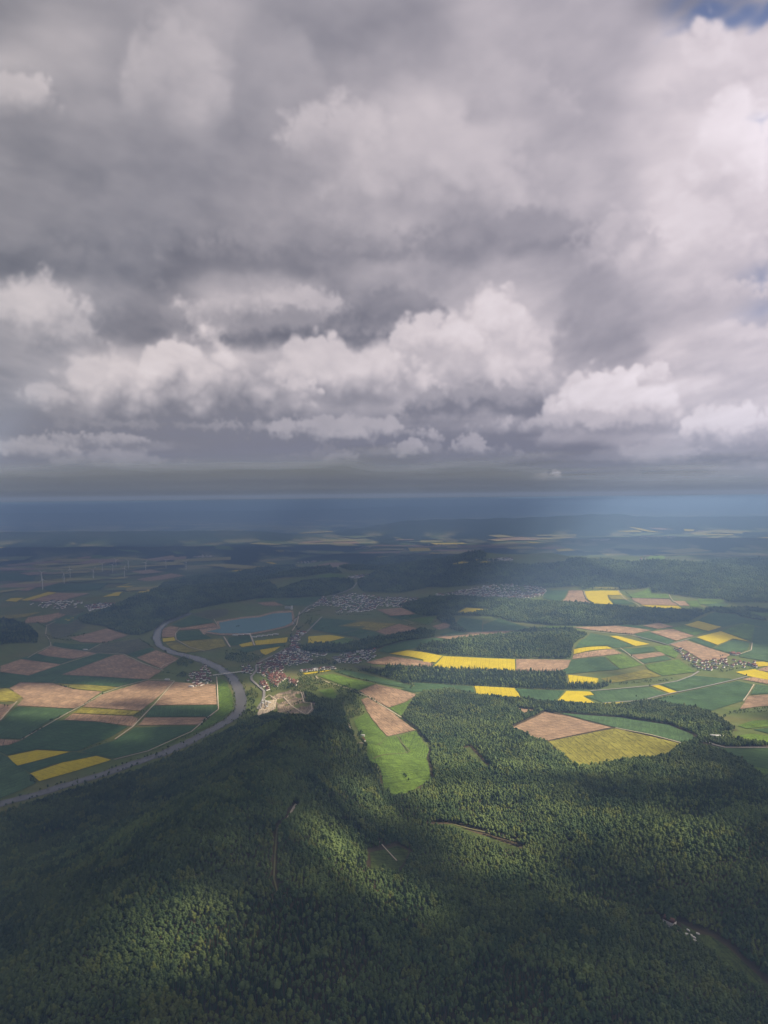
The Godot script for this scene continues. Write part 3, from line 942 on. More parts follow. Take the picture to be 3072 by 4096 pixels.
# a sheet that follows the ground inside a polygon; tone(x, d) gives its colour
func draped(poly: PackedVector2Array, up: float, base: Color, vary: float, grain := 60.0, steps := 0.0) -> ArrayMesh:
	var tri := Geometry2D.triangulate_polygon(poly)
	var best := Vector2.RIGHT
	var long := 0.0
	var mid := Vector2.ZERO
	for i in poly.size():
		var e := poly[(i + 1) % poly.size()] - poly[i]
		mid += poly[i] / poly.size()
		if e.length() > long:
			long = e.length()
			best = e.normalized()
	var v := PackedVector3Array()
	var n := PackedVector3Array()
	var c := PackedColorArray()
	var uv := PackedVector2Array()
	var ix := PackedInt32Array()
	var most := maxf(grain, mid.y * 0.014) if steps == 0.0 else grain
	var seen := {}
	var stack := []
	for t in range(0, tri.size(), 3):
		stack.append([poly[tri[t]], poly[tri[t + 1]], poly[tri[t + 2]]])
	while stack.size():
		var t: Array = stack.pop_back()
		var l := [t[0].distance_to(t[1]), t[1].distance_to(t[2]), t[2].distance_to(t[0])]
		var k := 0 if l[0] >= l[1] and l[0] >= l[2] else 1 if l[1] >= l[2] else 2
		if l[k] > most and v.size() < 60000:
			var m: Vector2 = (t[k] + t[(k + 1) % 3]) * 0.5
			stack.append([t[k], m, t[(k + 2) % 3]])
			stack.append([m, t[(k + 1) % 3], t[(k + 2) % 3]])
			continue
		var area: float = (t[1] - t[0]).cross(t[2] - t[0])
		var order := [0, 1, 2] if area < 0.0 else [0, 2, 1]
		for o in order:
			var p: Vector2 = t[o]
			if not seen.has(p):
				seen[p] = v.size()
				var h := ground_at(p.x, p.y)
				var nor := slope_at(p.x, p.y)
				if steps > 0.0:
					var s := h / steps + noise.get_noise_2d(p.x / 90.0, p.y / 90.0) * 0.8
					h = h + (floorf(s) + smoothstep(0.75, 1.0, s - floorf(s)) - s) * steps * 0.8 + 2.5
				v.append(Vector3(p.x, h + up, -p.y))
				n.append(nor)
				uv.append(Vector2((p - mid).dot(best), (p - mid).cross(best)) / 96.0)
				var w := noise.get_noise_2d(p.x / 150.0, p.y / 150.0) + 0.6 * noise.get_noise_2d(p.x / 45.0 + 9.0, p.y / 45.0)
				c.append(base * (1.0 + w * vary))
			ix.append(seen[p])
	if steps > 0.0:
		var st := SurfaceTool.new()
		st.create_from(mesh_of(v, n, ix, c, uv), 0)
		st.deindex()
		st.generate_normals()
		return st.commit()
	return mesh_of(v, n, ix, c, uv)

# parcel edges wander a little where crops meet headlands
func ragged(p: PackedVector2Array) -> PackedVector2Array:
	var out := PackedVector2Array()
	for i in p.size():
		var a := p[i]
		var b := p[(i + 1) % p.size()]
		var n := clampi(int(a.distance_to(b) / 45.0), 1, 24)
		var side := (b - a).normalized().orthogonal()
		for j in n:
			var q := a.lerp(b, j / float(n))
			out.append(q + side * (noise.get_noise_2d(q.x / 70.0, q.y / 70.0) * (5.0 if j else 0.0)))
	return out if Geometry2D.triangulate_polygon(out).size() else p

func build_fields():
	var called := {"P": "ploughed_field", "G": "grain_field", "L": "meadow", "Y": "rapeseed_field", "O": "barley_field", "M": "pasture", "S": "sand_bank", "C": "forest_clearing"}
	for f in FIELDS:
		var p := ragged(pairs(f[1]))
		var k: String = f[0]
		var t := rng.randf()
		var base: Color
		match k:
			"P": base = Color(0.41, 0.28, 0.175).lerp(Color(0.33, 0.23, 0.15), t)
			"G": base = Color(0.065, 0.125, 0.05).lerp(Color(0.09, 0.155, 0.065), t)
			"L": base = Color(0.14, 0.225, 0.04).lerp(Color(0.115, 0.19, 0.035), t)
			"Y": base = Color(0.70, 0.57, 0.02).lerp(Color(0.65, 0.52, 0.02), t)
			"O": base = Color(0.30, 0.27, 0.05).lerp(Color(0.25, 0.24, 0.05), t)
			"M": base = Color(0.12, 0.13, 0.07).lerp(Color(0.15, 0.15, 0.08), t)
			"C": base = Color(0.085, 0.115, 0.035)
			_: base = Color(0.45, 0.34, 0.24)
		var margin := Geometry2D.offset_polygon(p, 9.0)
		var clear: PackedVector2Array = margin[0] if margin.size() else p
		field_polys.append(clear)
		var bx := Rect2(p[0], Vector2.ZERO)
		for q in clear:
			bx = bx.expand(q)
		field_boxes.append(bx)
		var inset := Geometry2D.offset_polygon(p, -2.2)
		if inset.size() and k != "C":
			p = inset[0]
		structure(called[k], draped(p, lift_at(bx.get_center().y), base, 0.34 if k != "Y" else 0.14), mats["field" + k])

func build_far_crops():
	# the patchwork of the far plain, too distant to tell the parcels apart
	var st := SurfaceTool.new()
	st.begin(Mesh.PRIMITIVE_TRIANGLES)
	st.set_normal(Vector3.UP)
	var made := 0
	var tries := 0
	while made < 620 and tries < 6000:
		tries += 1
		var d := 7200.0 * exp(rng.randf() * 2.25)
		var x := d * rng.randf_range(-0.62, 0.62)
		if ground_at(x, d) > 28.0 or noise.get_noise_2d(x / 2600.0 + 3.0, d / 2600.0) < -0.08 or in_field(Vector2(x, d)):
			continue
		var ok := true
		if d < 11000.0:
			for w in WOODS:
				if Geometry2D.is_point_in_polygon(Vector2(x, d), pairs(w[1])):
					ok = false
		if not ok:
			continue
		made += 1
		var k := rng.randf()
		var c := Color(0.52, 0.42, 0.06) if k < 0.05 else Color(0.27, 0.25, 0.09) if k < 0.45 else Color(0.26, 0.19, 0.13) if k < 0.65 else Color(0.13, 0.16, 0.06)
		if d > 22000.0:
			c = Color(0.34, 0.31, 0.20) if k < 0.5 else Color(0.20, 0.21, 0.11)
		var long := rng.randf_range(90.0, 330.0) * (1.0 + d / 22000.0)
		var wide := rng.randf_range(50.0, 150.0) * (1.0 + d / 16000.0)
		var turn := rng.randfn() * 0.5
		var up := 2.0 + d * 0.0009
		var e := []
		for q in [Vector2(-long, -wide), Vector2(-long * rng.randf_range(0.6, 1.0), wide), Vector2(long, wide * rng.randf_range(0.7, 1.2)), Vector2(long * rng.randf_range(0.7, 1.0), -wide)]:
			var r: Vector2 = q.rotated(turn) + Vector2(x, d)
			e.append(Vector3(r.x, ground_at(r.x, r.y) + up, -r.y))
		st.set_color(c * rng.randf_range(0.8, 1.15))
		for i in [0, 1, 2, 0, 2, 3]:
			st.add_vertex(e[i])
	var o := structure("distant_fields", st.commit(), mats.ground)
	o.set_meta("kind", "stuff")
	o.set_meta("label", "patchwork of pale crops on the far hazy plain")
	o.set_meta("category", "fields")

func build_water():
	var a := pairs(RIVER_LEFT)
	var b := pairs(RIVER_RIGHT)
	var v := PackedVector3Array()
	var n := PackedVector3Array()
	var ix := PackedInt32Array()
	var rows := 0
	for i in a.size() - 1:
		for s in 6:
			var t := s / 6.0
			var p := a[i].lerp(a[i + 1], t)
			var q := b[i].lerp(b[i + 1], t)
			var out := (q - p).normalized()
			p += out * noise.get_noise_2d(p.x / 60.0, p.y / 60.0) * 8.0
			q += out * noise.get_noise_2d(q.x / 60.0 + 50.0, q.y / 60.0) * 8.0
			rows += 1
			for k in 4:
				var e := p.lerp(q, k / 3.0)
				v.append(spot(e.x, e.y, lift_at(e.y) * 0.8))
				n.append(Vector3.UP)
	for r in rows - 1:
		for k in 3:
			var i := r * 4 + k
			ix.append_array([i, i + 1, i + 4, i + 4, i + 1, i + 5])
	structure("river", mesh_of(v, n, ix), mats.river)
	structure("lake_shore", draped(pairs(LAKE_SHORE), lift_at(5200.0) + 0.4, Color(0.40, 0.30, 0.21), 0.25, 40.0), mats.fieldL)
	structure("lake", draped(pairs(LAKE), lift_at(5200.0) + 1.6, Color.WHITE, 0.0, 200.0), mats.lake)

func ribbon(p: PackedVector2Array, width: float, up: float) -> ArrayMesh:
	var pts := []
	for i in p.size() - 1:
		var steps := maxi(1, int(p[i].distance_to(p[i + 1]) / 30.0))
		for s in steps:
			pts.append(p[i].lerp(p[i + 1], s / float(steps)))
	pts.append(p[p.size() - 1])
	var v := PackedVector3Array()
	var n := PackedVector3Array()
	var ix := PackedInt32Array()
	for i in pts.size():
		var along: Vector2 = (pts[mini(i + 1, pts.size() - 1)] - pts[maxi(i - 1, 0)]).normalized()
		var w := width * 0.5 * (1.0 + 0.25 * noise.get_noise_2d(pts[i].x / 20.0, pts[i].y / 20.0))
		var side := Vector2(along.y, -along.x) * w
		for q in [pts[i] - side, pts[i] + side]:
			v.append(Vector3(q.x, ground_at(q.x, q.y) + lift_at(q.y) * 1.5 + up, -q.y))
			n.append(Vector3.UP)
		if i:
			var k := i * 2
			ix.append_array([k - 2, k, k - 1, k - 1, k, k + 1])
	return mesh_of(v, n, ix)

func build_roads():
	for r in ROADS:
		structure("road" if r[0] == "road" else "farm_track", ribbon(pairs(r[2]), r[1], 0.4), mats[r[0]])

func build_quarry():
	structure("quarry", draped(pairs(QUARRY), 1.5, Color(0.31, 0.25, 0.18), 0.5, 8.0, 13.0), mats.fieldP)
	structure("quarry_yard", draped(pairs(QUARRY_YARD), 2.6, Color(0.56, 0.48, 0.36), 0.3, 12.0), mats.fieldL)

# ---------------------------------------------------------------- haze, and an unseen cloud layer shaped to shade the land

# moist air lies over the low country beyond the near hills
func build_valley_haze():
	var f := FogVolume.new()
	f.name = "valley_haze"
	f.shape = RenderingServer.FOG_VOLUME_SHAPE_BOX
	f.size = Vector3(190000, 915, 128000)
	f.position = Vector3(0, 452, -63000)
	var m := FogMaterial.new()
	m.density = 0.000072
	m.albedo = Color(0.30, 0.50, 0.86).linear_to_srgb()
	f.material = m
	f.set_meta("kind", "stuff")
	f.set_meta("label", "blue haze lying over the far low country")
	f.set_meta("category", "haze")
	add_child(f)

func build_unseen_cloud_layer():  # added out of view, pierced wherever sun should reach the ground
	var high := 9900.0
	var rows := 190
	var cols := 150
	var per := rows * (cols + 1)
	var v := PackedVector3Array()
	var n := PackedVector3Array()
	var c := PackedColorArray()
	var ix := PackedInt32Array()
	for side in 2:
		for r in rows:
			var d := 350.0 * pow(14500.0 / 350.0, r / float(rows - 1))
			for k in cols + 1:
				var u := k / float(cols) * 2.0 - 1.0
				var x := u * (d * 0.62 + 700.0)
				var g := ground_at(x, d)
				var wx := noise.get_noise_2d(x / 200.0, d / 200.0) * 0.42 + noise.get_noise_2d(x / 900.0, d / 900.0) * 0.2
				var gap := 0.0
				for q in GAPS:
					var ex: float = (x - q[0]) / q[2]
					var ed: float = (d - q[1]) / q[3]
					var e := ex * ex + ed * ed
					if e < 3.0:
						gap = maxf(gap, 1.0 - smoothstep(0.76, 1.10, sqrt(e) + wx))
				var rim := smoothstep(1.0, 0.93, absf(u)) * smoothstep(0.0, 5.0, float(r)) * smoothstep(0.0, 5.0, float(rows - 1 - r))
				var a := (1.0 - gap) * rim
				var up := high + noise.get_noise_2d(x / 700.0, d / 700.0) * 160.0 + (a * 420.0 if side else 0.0)
				v.append(Vector3(x, g, -d) + sun_to * ((up - g) / sun_to.y))
				n.append(Vector3.UP if side else Vector3.DOWN)
				c.append(Color(0.9, 0.9, 0.9, a * lerpf(lerpf(0.93, 0.78, smoothstep(2200.0, 3000.0, d)), 0.72, smoothstep(-0.12, 0.36, x / (d + 300.0)))))
	for side in 2:
		for r in rows - 1:
			for k in cols:
				var i := side * per + r * (cols + 1) + k
				if maxf(maxf(c[i].a, c[i + 1].a), maxf(c[i + cols + 1].a, c[i + cols + 2].a)) < 0.004:
					continue
				if side:
					ix.append_array([i, i + cols + 1, i + 1, i + 1, i + cols + 1, i + cols + 2])
				else:
					ix.append_array([i, i + 1, i + cols + 1, i + 1, i + cols + 2, i + cols + 1])
	var m := StandardMaterial3D.new()
	m.vertex_color_use_as_albedo = true
	m.transparency = BaseMaterial3D.TRANSPARENCY_ALPHA
	m.roughness = 1.0
	m.metallic_specular = 0.0
	m.backlight_enabled = true
	m.backlight = Color(1, 1, 1)
	cloud_stuff = m
	structure("unseen_cloud_layer", mesh_of(v, n, ix, c), m)

# the low, flat-based bank that hangs over the far country
func build_cloud_bank():
	var rows := 130
	var cols := 150
	var per := rows * (cols + 1)
	var v := PackedVector3Array()
	var n := PackedVector3Array()
	var c := PackedColorArray()
	var ix := PackedInt32Array()
	for side in 2:
		for r in rows:
			var d := 13000.0 * pow(20.0, r / float(rows - 1))
			for k in cols + 1:
				var u := k / float(cols) * 2.0 - 1.0
				var x := u * d * 0.70
				var open := 0.75 * smoothstep(0.12, 0.5, x / d + 0.35 * noise.get_noise_2d(x / 9000.0, d / 12000.0)) * smoothstep(60000.0, 20000.0, d)
				var rim := smoothstep(1.0, 0.9, absf(u)) * smoothstep(0.0, 30.0, float(r) + 15.0 * noise.get_noise_2d(x / 6500.0, d / 16000.0)) * smoothstep(230000.0, 60000.0, d)
				var a := (1.0 - open) * rim
				var up := (1900.0 if side else 1720.0) + noise.get_noise_2d(x / 12000.0 + 60.0, d / 12000.0) * 30.0
				v.append(Vector3(x, up, -d))
				c.append(Color(0.62, 0.66, 0.72, a * 0.5))  # cloud colour darkened and blued to paint in a shaded underside
	for side in 2:
		for r in rows:
			for k in cols + 1:
				var o := side * per + r * (cols + 1)
				var a := v[o + maxi(k - 1, 0)]
				var b := v[o + mini(k + 1, cols)]
				var e := v[side * per + maxi(r - 1, 0) * (cols + 1) + k]
				var f := v[side * per + mini(r + 1, rows - 1) * (cols + 1) + k]
				var m := (b - a).cross(f - e).normalized()
				n.append(m if side else -m)
		for r in rows - 1:
			for k in cols:
				var i := side * per + r * (cols + 1) + k
				if maxf(maxf(c[i].a, c[i + 1].a), maxf(c[i + cols + 1].a, c[i + cols + 2].a)) < 0.004:
					continue
				if side:
					ix.append_array([i, i + cols + 1, i + 1, i + 1, i + cols + 1, i + cols + 2])
				else:
					ix.append_array([i, i + 1, i + cols + 1, i + 1, i + cols + 2, i + cols + 1])
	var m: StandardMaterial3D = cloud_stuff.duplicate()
	m.backlight_enabled = false # no glow-through, so the underside stays dark
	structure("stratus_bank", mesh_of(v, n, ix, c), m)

# ---------------------------------------------------------------- trees

func ball(st: SurfaceTool, at: Vector3, r: Vector3, rough: float, nz: float, rings := 6, segs := 9):
	var g := []
	for i in rings + 1:
		var th := PI * i / rings
		var row := []
		for j in segs:
			var ph := TAU * (j + 0.5 * (i % 2)) / segs
			var dir := Vector3(sin(th) * cos(ph), cos(th), sin(th) * sin(ph))
			var k := 1.0 + rough * fine.get_noise_3d(dir.x * 2.2 + nz, dir.y * 2.2, dir.z * 2.2 + at.x)
			row.append(at + dir * r * k)
		g.append(row)
	for i in rings:
		for j in segs:
			var j2 := (j + 1) % segs
			if i > 0:
				for q in [g[i][j], g[i][j2], g[i + 1][j]]:
					st.add_vertex(q)
			if i < rings - 1:
				for q in [g[i][j2], g[i + 1][j2], g[i + 1][j]]:
					st.add_vertex(q)

func leaf_sprays(st: SurfaceTool, at: Vector3, r: Vector3, count: int, size: float):
	for k in count:
		var dir := Vector3(rng.randfn(), rng.randfn() + 0.35, rng.randfn()).normalized()
		var p := at + dir * r * rng.randf_range(0.92, 1.12)
		var a := dir.cross(Vector3(rng.randfn(), rng.randfn(), rng.randfn())).normalized() * size * rng.randf_range(0.6, 1.3)
		var b := (dir * 0.7 + a.cross(dir).normalized()).normalized() * size * rng.randf_range(0.6, 1.2)
		for q in [p - a, p + b, p + a]:
			st.add_vertex(q)

func broadleaf_crown(k: int) -> ArrayMesh:
	# unit tree 20 m tall, crown about 9 m wide
	var st := SurfaceTool.new()
	st.begin(Mesh.PRIMITIVE_TRIANGLES)
	ball(st, Vector3(0, 12.2, 0), Vector3(3.1, 5.0, 3.1), 0.5, k * 7.0)
	var lobes := 7 + k % 3
	for i in lobes:
		var a := TAU * i / lobes + rng.randf() * 0.6
		var y := rng.randf_range(9.0, 16.0)
		var out := 2.4 * sqrt(clampf(1.0 - pow((y - 11.0) / 8.0, 2.0), 0.1, 1.0)) * rng.randf_range(0.8, 1.2)
		var s := rng.randf_range(1.6, 2.5)
		var at := Vector3(cos(a) * out, y, sin(a) * out)
		ball(st, at, Vector3(s, s * 0.9, s), 0.6, k * 3.0 + i, 5, 7)
		leaf_sprays(st, at, Vector3(s, s * 0.9, s), 16, 0.55)
	ball(st, Vector3(0.4, 16.6, -0.2), Vector3(2.2, 2.4, 2.2), 0.6, k * 5.0 + 2.0, 5, 8)
	leaf_sprays(st, Vector3(0.4, 16.6, -0.2), Vector3(2.2, 2.6, 2.2), 30, 0.55)
	st.generate_normals()
	return st.commit()

func conifer_crown(k: int) -> ArrayMesh:
	var st := SurfaceTool.new()
	st.begin(Mesh.PRIMITIVE_TRIANGLES)
	var tiers := 8
	for t in tiers:
		var y0 := 4.0 + t * 2.1
		var r := 3.0 * (1.0 - t / (tiers + 0.6)) + 0.35
		var n := 13
		var apex := Vector3(0, y0 + 3.6, 0)
		for j in n:
			var a := TAU * j / n + t * 0.7 + k
			var a2 := TAU * (j + 1) / n + t * 0.7 + k
			var rr := r * rng.randf_range(0.72, 1.15)
			var m := (a + a2) * 0.5
			var tip := Vector3(cos(m) * rr, y0 - rng.randf() * 0.8, sin(m) * rr)
			var l := Vector3(cos(a) * r * 0.55, y0 + 0.9, sin(a) * r * 0.55)
			var h := Vector3(cos(a2) * r * 0.55, y0 + 0.9, sin(a2) * r * 0.55)
			for q in [apex, h, l, l, h, tip]:
				st.add_vertex(q)
	st.generate_normals()
	return st.commit()

func trunk_mesh(h: float, r: float, limbs: bool) -> ArrayMesh:
	var st := SurfaceTool.new()
	st.begin(Mesh.PRIMITIVE_TRIANGLES)
	limb(st, Vector3.ZERO, Vector3(0.1, h, 0.05), r, r * 0.35)
	if limbs:
		for k in 4:
			var a := k * 1.7 + 0.4
			limb(st, Vector3(0, h * (0.4 + 0.1 * k), 0), Vector3(cos(a) * 2.6, h * (0.65 + 0.1 * k), sin(a) * 2.6), r * 0.45, r * 0.15)
	st.generate_normals()
	return st.commit()

func limb(st: SurfaceTool, a: Vector3, b: Vector3, r0: float, r1: float):
	var f := (b - a).normalized()
	var s := f.cross(Vector3.RIGHT if absf(f.x) < 0.8 else Vector3.BACK).normalized()
	var t := f.cross(s)
	for j in 6:
		var p := s * cos(TAU * j / 6) + t * sin(TAU * j / 6)
		var q := s * cos(TAU * (j + 1) / 6) + t * sin(TAU * (j + 1) / 6)
		for e in [a + p * r0, b + q * r1, a + q * r0, a + p * r0, b + p * r1, b + q * r1]:
			st.add_vertex(e)

func in_field(p: Vector2) -> bool:
	for i in field_polys.size():
		if field_boxes[i].has_point(p) and Geometry2D.is_point_in_polygon(p, field_polys[i]):
			return true
	return false

var crowns := []
var trunks := []
var scatter := []
var open_polys := []

func leaf_color(x: float, d: float, conifer: bool) -> Color:
	var n := noise.get_noise_2d(x / 230.0, d / 230.0)
	var t := clampf(0.5 + n * 1.1 + rng.randfn() * 0.20, 0.0, 1.0)
	if conifer:
		return Color(0.020, 0.038, 0.020).lerp(Color(0.034, 0.056, 0.022), t)
	var c := Color(0.044, 0.074, 0.030).lerp(Color(0.110, 0.150, 0.050), t)
	# stands of one age and kind
	var stand := noise.get_noise_2d(floorf(x / 170.0 + noise.get_noise_2d(x / 90.0, d / 90.0)) * 7.3, floorf(d / 210.0 + noise.get_noise_2d(x / 80.0 + 4.0, d / 80.0)) * 5.1)
	c *= 1.0 + 0.7 * stand
	var o := noise.get_noise_2d(x / 90.0 + 77.0, d / 90.0)
	if o > 0.34 or rng.randf() < 0.03:
		c = c.lerp(Color(0.15, 0.17, 0.04), 0.5)
	return c * rng.randf_range(0.92, 1.08)

func add_tree(x: float, d: float, size: float, kind: int, conifer: bool, squat := 1.0):
	var b := Basis(Vector3.UP, rng.randf() * TAU).scaled(Vector3(size * squat, size * rng.randf_range(0.85, 1.12), size * squat))
	scatter[kind].append([Transform3D(b, Vector3(x, ground_at(x, d) - 0.3, -d)), leaf_color(x, d, conifer)])

func build_woods():
	for k in 5:
		crowns.append(broadleaf_crown(k))
		trunks.append(trunk_mesh(12.0, 0.32, true))
	for k in 2:
		crowns.append(conifer_crown(k))
		trunks.append(trunk_mesh(17.0, 0.26, false))
	for k in 7:
		scatter.append([])
	var stands := []
	for s in CONIFER_STANDS:
		stands.append(pairs(s))
	open_polys.append(pairs(QUARRY))
	open_polys.append(pairs(QUARRY_YARD))
	# forest rides and tracks stay free of trees
	var rides := []
	for r in ROADS:
		var p := pairs(r[2])
		for i in p.size() - 1:
			if p[i].y < 3300.0:
				rides.append([p[i], p[i + 1], r[1] * 0.5 + 4.0])
	for w in WOODS:
		var p := pairs(w[1])
		var bx := Rect2(p[0], Vector2.ZERO)
		for q in p:
			bx = bx.expand(q)
		var kind: String = w[0]
		var step: float = {"near": 6.1, "scrub": 9.5, "mid": 10.0, "conifer": 8.0, "far": 15.0}[kind]
		var y := bx.position.y
		while y < bx.end.y:
			var x := bx.position.x
			while x < bx.end.x:
				var q := Vector2(x + rng.randf_range(-0.42, 0.42) * step, y + rng.randf_range(-0.42, 0.42) * step)
				x += step
				if absf(q.x) > q.y * 0.60 + 150.0 or q.y < 780.0:
					continue
				if kind == "scrub" and noise.get_noise_2d(q.x / 35.0, q.y / 35.0) < -0.05:
					continue
				if not Geometry2D.is_point_in_polygon(q, p) or in_field(q):
					continue
				var skip := false
				for o in open_polys:
					if Geometry2D.is_point_in_polygon(q, o):
						skip = true
				if kind == "near":
					for r in rides:
						if absf(q.x - r[0].x) < 260.0 and absf(q.y - r[0].y) < 260.0 and Geometry2D.get_closest_point_to_segment(q, r[0], r[1]).distance_to(q) < r[2]:
							skip = true
				if skip:
					continue
				var con := kind == "conifer" and rng.randf() < 0.7
				for s in stands:
					if Geometry2D.is_point_in_polygon(q, s):
						con = rng.randf() < 0.55
				if not con and noise.get_noise_2d(q.x / 300.0 + 5.0, q.y / 300.0) > 0.36:
					con = rng.randf() < 0.5
				var size := step / 7.4 * rng.randf_range(0.68, 1.2) if kind != "scrub" else rng.randf_range(0.35, 0.8)
				size *= 1.0 + 0.4 * noise.get_noise_2d(q.x / 140.0 + 3.0, q.y / 140.0)
				if rng.randf() < 0.06:
					size *= 1.35
				if kind == "mid":
					size *= 0.85
				elif kind == "far":
					size *= 0.72
				add_tree(q.x, q.y, size, rng.randi() % 5 if not con else 5 + rng.randi() % 2, con)
			y += step
	place_lone_trees()
	plant_hedges()
	# the trees that show largest stand as things of their own
	var close := []
	for k in 7:
		for i in scatter[k].size():
			var o: Vector3 = scatter[k][i][0].origin
			var dep := -o.z
			if absf(o.x) < dep * 0.535 and (EYE_HEIGHT - o.y - 15.0) / dep < 0.745:
				close.append([o.distance_squared_to(Vector3(0, EYE_HEIGHT, 0)), k, i])
	close.sort()
	var used := {}
	var tones := []
	for t in [Color(0.036, 0.062, 0.020), Color(0.055, 0.085, 0.024), Color(0.078, 0.112, 0.028), Color(0.105, 0.125, 0.032)]:
		var m: StandardMaterial3D = mats.leaf.duplicate()
		m.vertex_color_use_as_albedo = false
		m.albedo_color = t.linear_to_srgb()
		tones.append(m)
	var needle: StandardMaterial3D = mats.leaf.duplicate()
	needle.vertex_color_use_as_albedo = false
	needle.albedo_color = Color(0.026, 0.046, 0.021).linear_to_srgb()
	var words := ["deep green", "mid green", "fresh green", "yellowish green"]
	var n_broad := 0
	var n_con := 0
	for e in close:
		var con: bool = e[1] >= 5
		if (con and n_con >= 150) or (not con and n_broad >= 300):
			continue
		used[Vector2i(e[1], e[2])] = true
		var tr: Transform3D = scatter[e[1]][e[2]][0]
		var col: Color = scatter[e[1]][e[2]][1]
		var o: Node3D
		if con:
			n_con += 1
			o = thing("conifer_tree", "dark pointed conifer among the broadleaf crowns of the shaded wood", "tree", Vector3.ZERO, 0.0, "conifers in the shaded hill wood")
			part("trunk", trunks[e[1]], mats.bark, o)
			part("crown", crowns[e[1]], needle, o)
		else:
			n_broad += 1
			var t := clampi(int((col.g - 0.05) / 0.022), 0, 3)
			o = thing("broadleaf_tree", words[t] + " rounded broadleaf tree in the closed canopy of the shaded hill wood", "tree", Vector3.ZERO, 0.0, words[t] + " trees in the shaded hill wood")
			part("trunk", trunks[e[1]], mats.bark, o)
			part("crown", crowns[e[1]], tones[t], o)
		o.transform = tr
	for k in 7:
		var st := ArrayMesh.new()
		st.add_surface_from_arrays(Mesh.PRIMITIVE_TRIANGLES, crowns[k].surface_get_arrays(0))
		st.surface_set_material(0, mats.leaf)
		st.add_surface_from_arrays(Mesh.PRIMITIVE_TRIANGLES, trunks[k].surface_get_arrays(0))
		st.surface_set_material(1, mats.bark)
		var mm := MultiMesh.new()
		mm.transform_format = MultiMesh.TRANSFORM_3D
		mm.use_colors = true
		mm.mesh = st
		var list := []
		for i in scatter[k].size():
			if not used.has(Vector2i(k, i)):
				list.append(scatter[k][i])
		mm.instance_count = list.size()
		for i in list.size():
			mm.set_instance_transform(i, list[i][0])
			mm.set_instance_color(i, list[i][1])
		var o := MultiMeshInstance3D.new()
		o.name = numbered("conifer_woodland" if k >= 5 else "broadleaf_woodland")
		o.multimesh = mm
		o.set_meta("kind", "stuff")
		o.set_meta("label", "dark conifer woodland over the hills" if k >= 5 else "green broadleaf woodland covering the hills and valley sides")
		o.set_meta("category", "woodland")
		add_child(o)
		print("trees ", k, " ", list.size())

func plant_hedges():
	var lines := []
	for h in HEDGES:
		lines.append(pairs(h))
	lines.append(pairs(RIVER_LEFT))
	lines.append(pairs(RIVER_RIGHT))
	for k in lines.size():
		var p: PackedVector2Array = lines[k]
		var bank := k >= lines.size() - 2
		for i in p.size() - 1:
			var n := int(p[i].distance_to(p[i + 1]) / (6.0 if not bank else 9.0))
			for j in n:
				var q := p[i].lerp(p[i + 1], (j + rng.randf()) / n)
				if noise.get_noise_2d(q.x / 40.0, q.y / 40.0 + k) < (-0.15 if not bank else 0.02):
					continue
				q += Vector2(rng.randfn(), rng.randfn()) * 3.5
				add_tree(q.x, q.y, rng.randf_range(0.22, 0.62), rng.randi() % 5, false, 1.25)

func lone_tree(p: Vector2, size: float, label: String, group: String):
	var k := rng.randi() % 5
	var o := thing("broadleaf_tree", label, "tree", spot(p.x, p.y, -0.2), rng.randf() * TAU, group)
	o.scale = Vector3(size, size * 0.9, size)
	part("trunk", trunks[k], mats.bark, o)
	part("crown", crowns[k], lone_leaf, o)

var lone_leaf: StandardMaterial3D

func place_lone_trees():
	lone_leaf = mats.leaf.duplicate()
	lone_leaf.vertex_color_use_as_albedo = false
	lone_leaf.albedo_color = Color(0.04, 0.07, 0.02).linear_to_srgb()
	for p in pairs(FIELD_TREES):
		lone_tree(p, rng.randf_range(0.5, 0.8), "small dark tree standing alone beside a farm track between the valley fields", "lone trees along the valley tracks")
	for p in pairs(FIELD_TREES_B):
		lone_tree(p, rng.randf_range(0.6, 0.9), "dark round tree standing alone at the edge of the upland fields", "lone trees in the upland fields")
	for p in pairs(FIELD_TREES_C):
		lone_tree(p, rng.randf_range(0.5, 0.8), "dark tree in a small clump on the bright green meadow", "tree clumps on the green meadows")
	for p in pairs(BANK_TREES):
		lone_tree(p, rng.randf_range(0.45, 0.8), "dark bushy tree on the bank of the grey river", "trees along the river bank")
	for p in pairs(QUARRY_TREES):
		lone_tree(p, rng.randf_range(0.4, 0.7), "dark bush growing on a ledge of the bare quarry", "bushes in the quarry")
	var isl := pairs(ISLAND)[0]
	for k in 6:
		lone_tree(isl + Vector2(rng.randf_range(-22, 22), rng.randf_range(-30, 30)), rng.randf_range(0.5, 0.8), "dark tree on the small island in the lake", "trees on the lake island")

# ---------------------------------------------------------------- houses

func gable(w: float, l: float, h: float, over: float) -> ArrayMesh:
	var st := SurfaceTool.new()
	st.begin(Mesh.PRIMITIVE_TRIANGLES)
	var x := w * 0.5 + over
	var z := l * 0.5 + over
	var p := [Vector3(-x, -0.2, -z), Vector3(x, -0.2, -z), Vector3(x, -0.2, z), Vector3(-x, -0.2, z), Vector3(0, h, -z), Vector3(0, h, z)]
	for q in [[0, 4, 3], [3, 4, 5], [1, 2, 4], [4, 2, 5], [0, 1, 4], [3, 5, 2], [0, 3, 1], [1, 3, 2]]:
		for i in q:
			st.add_vertex(p[i])
	st.generate_normals()
	return st.commit()

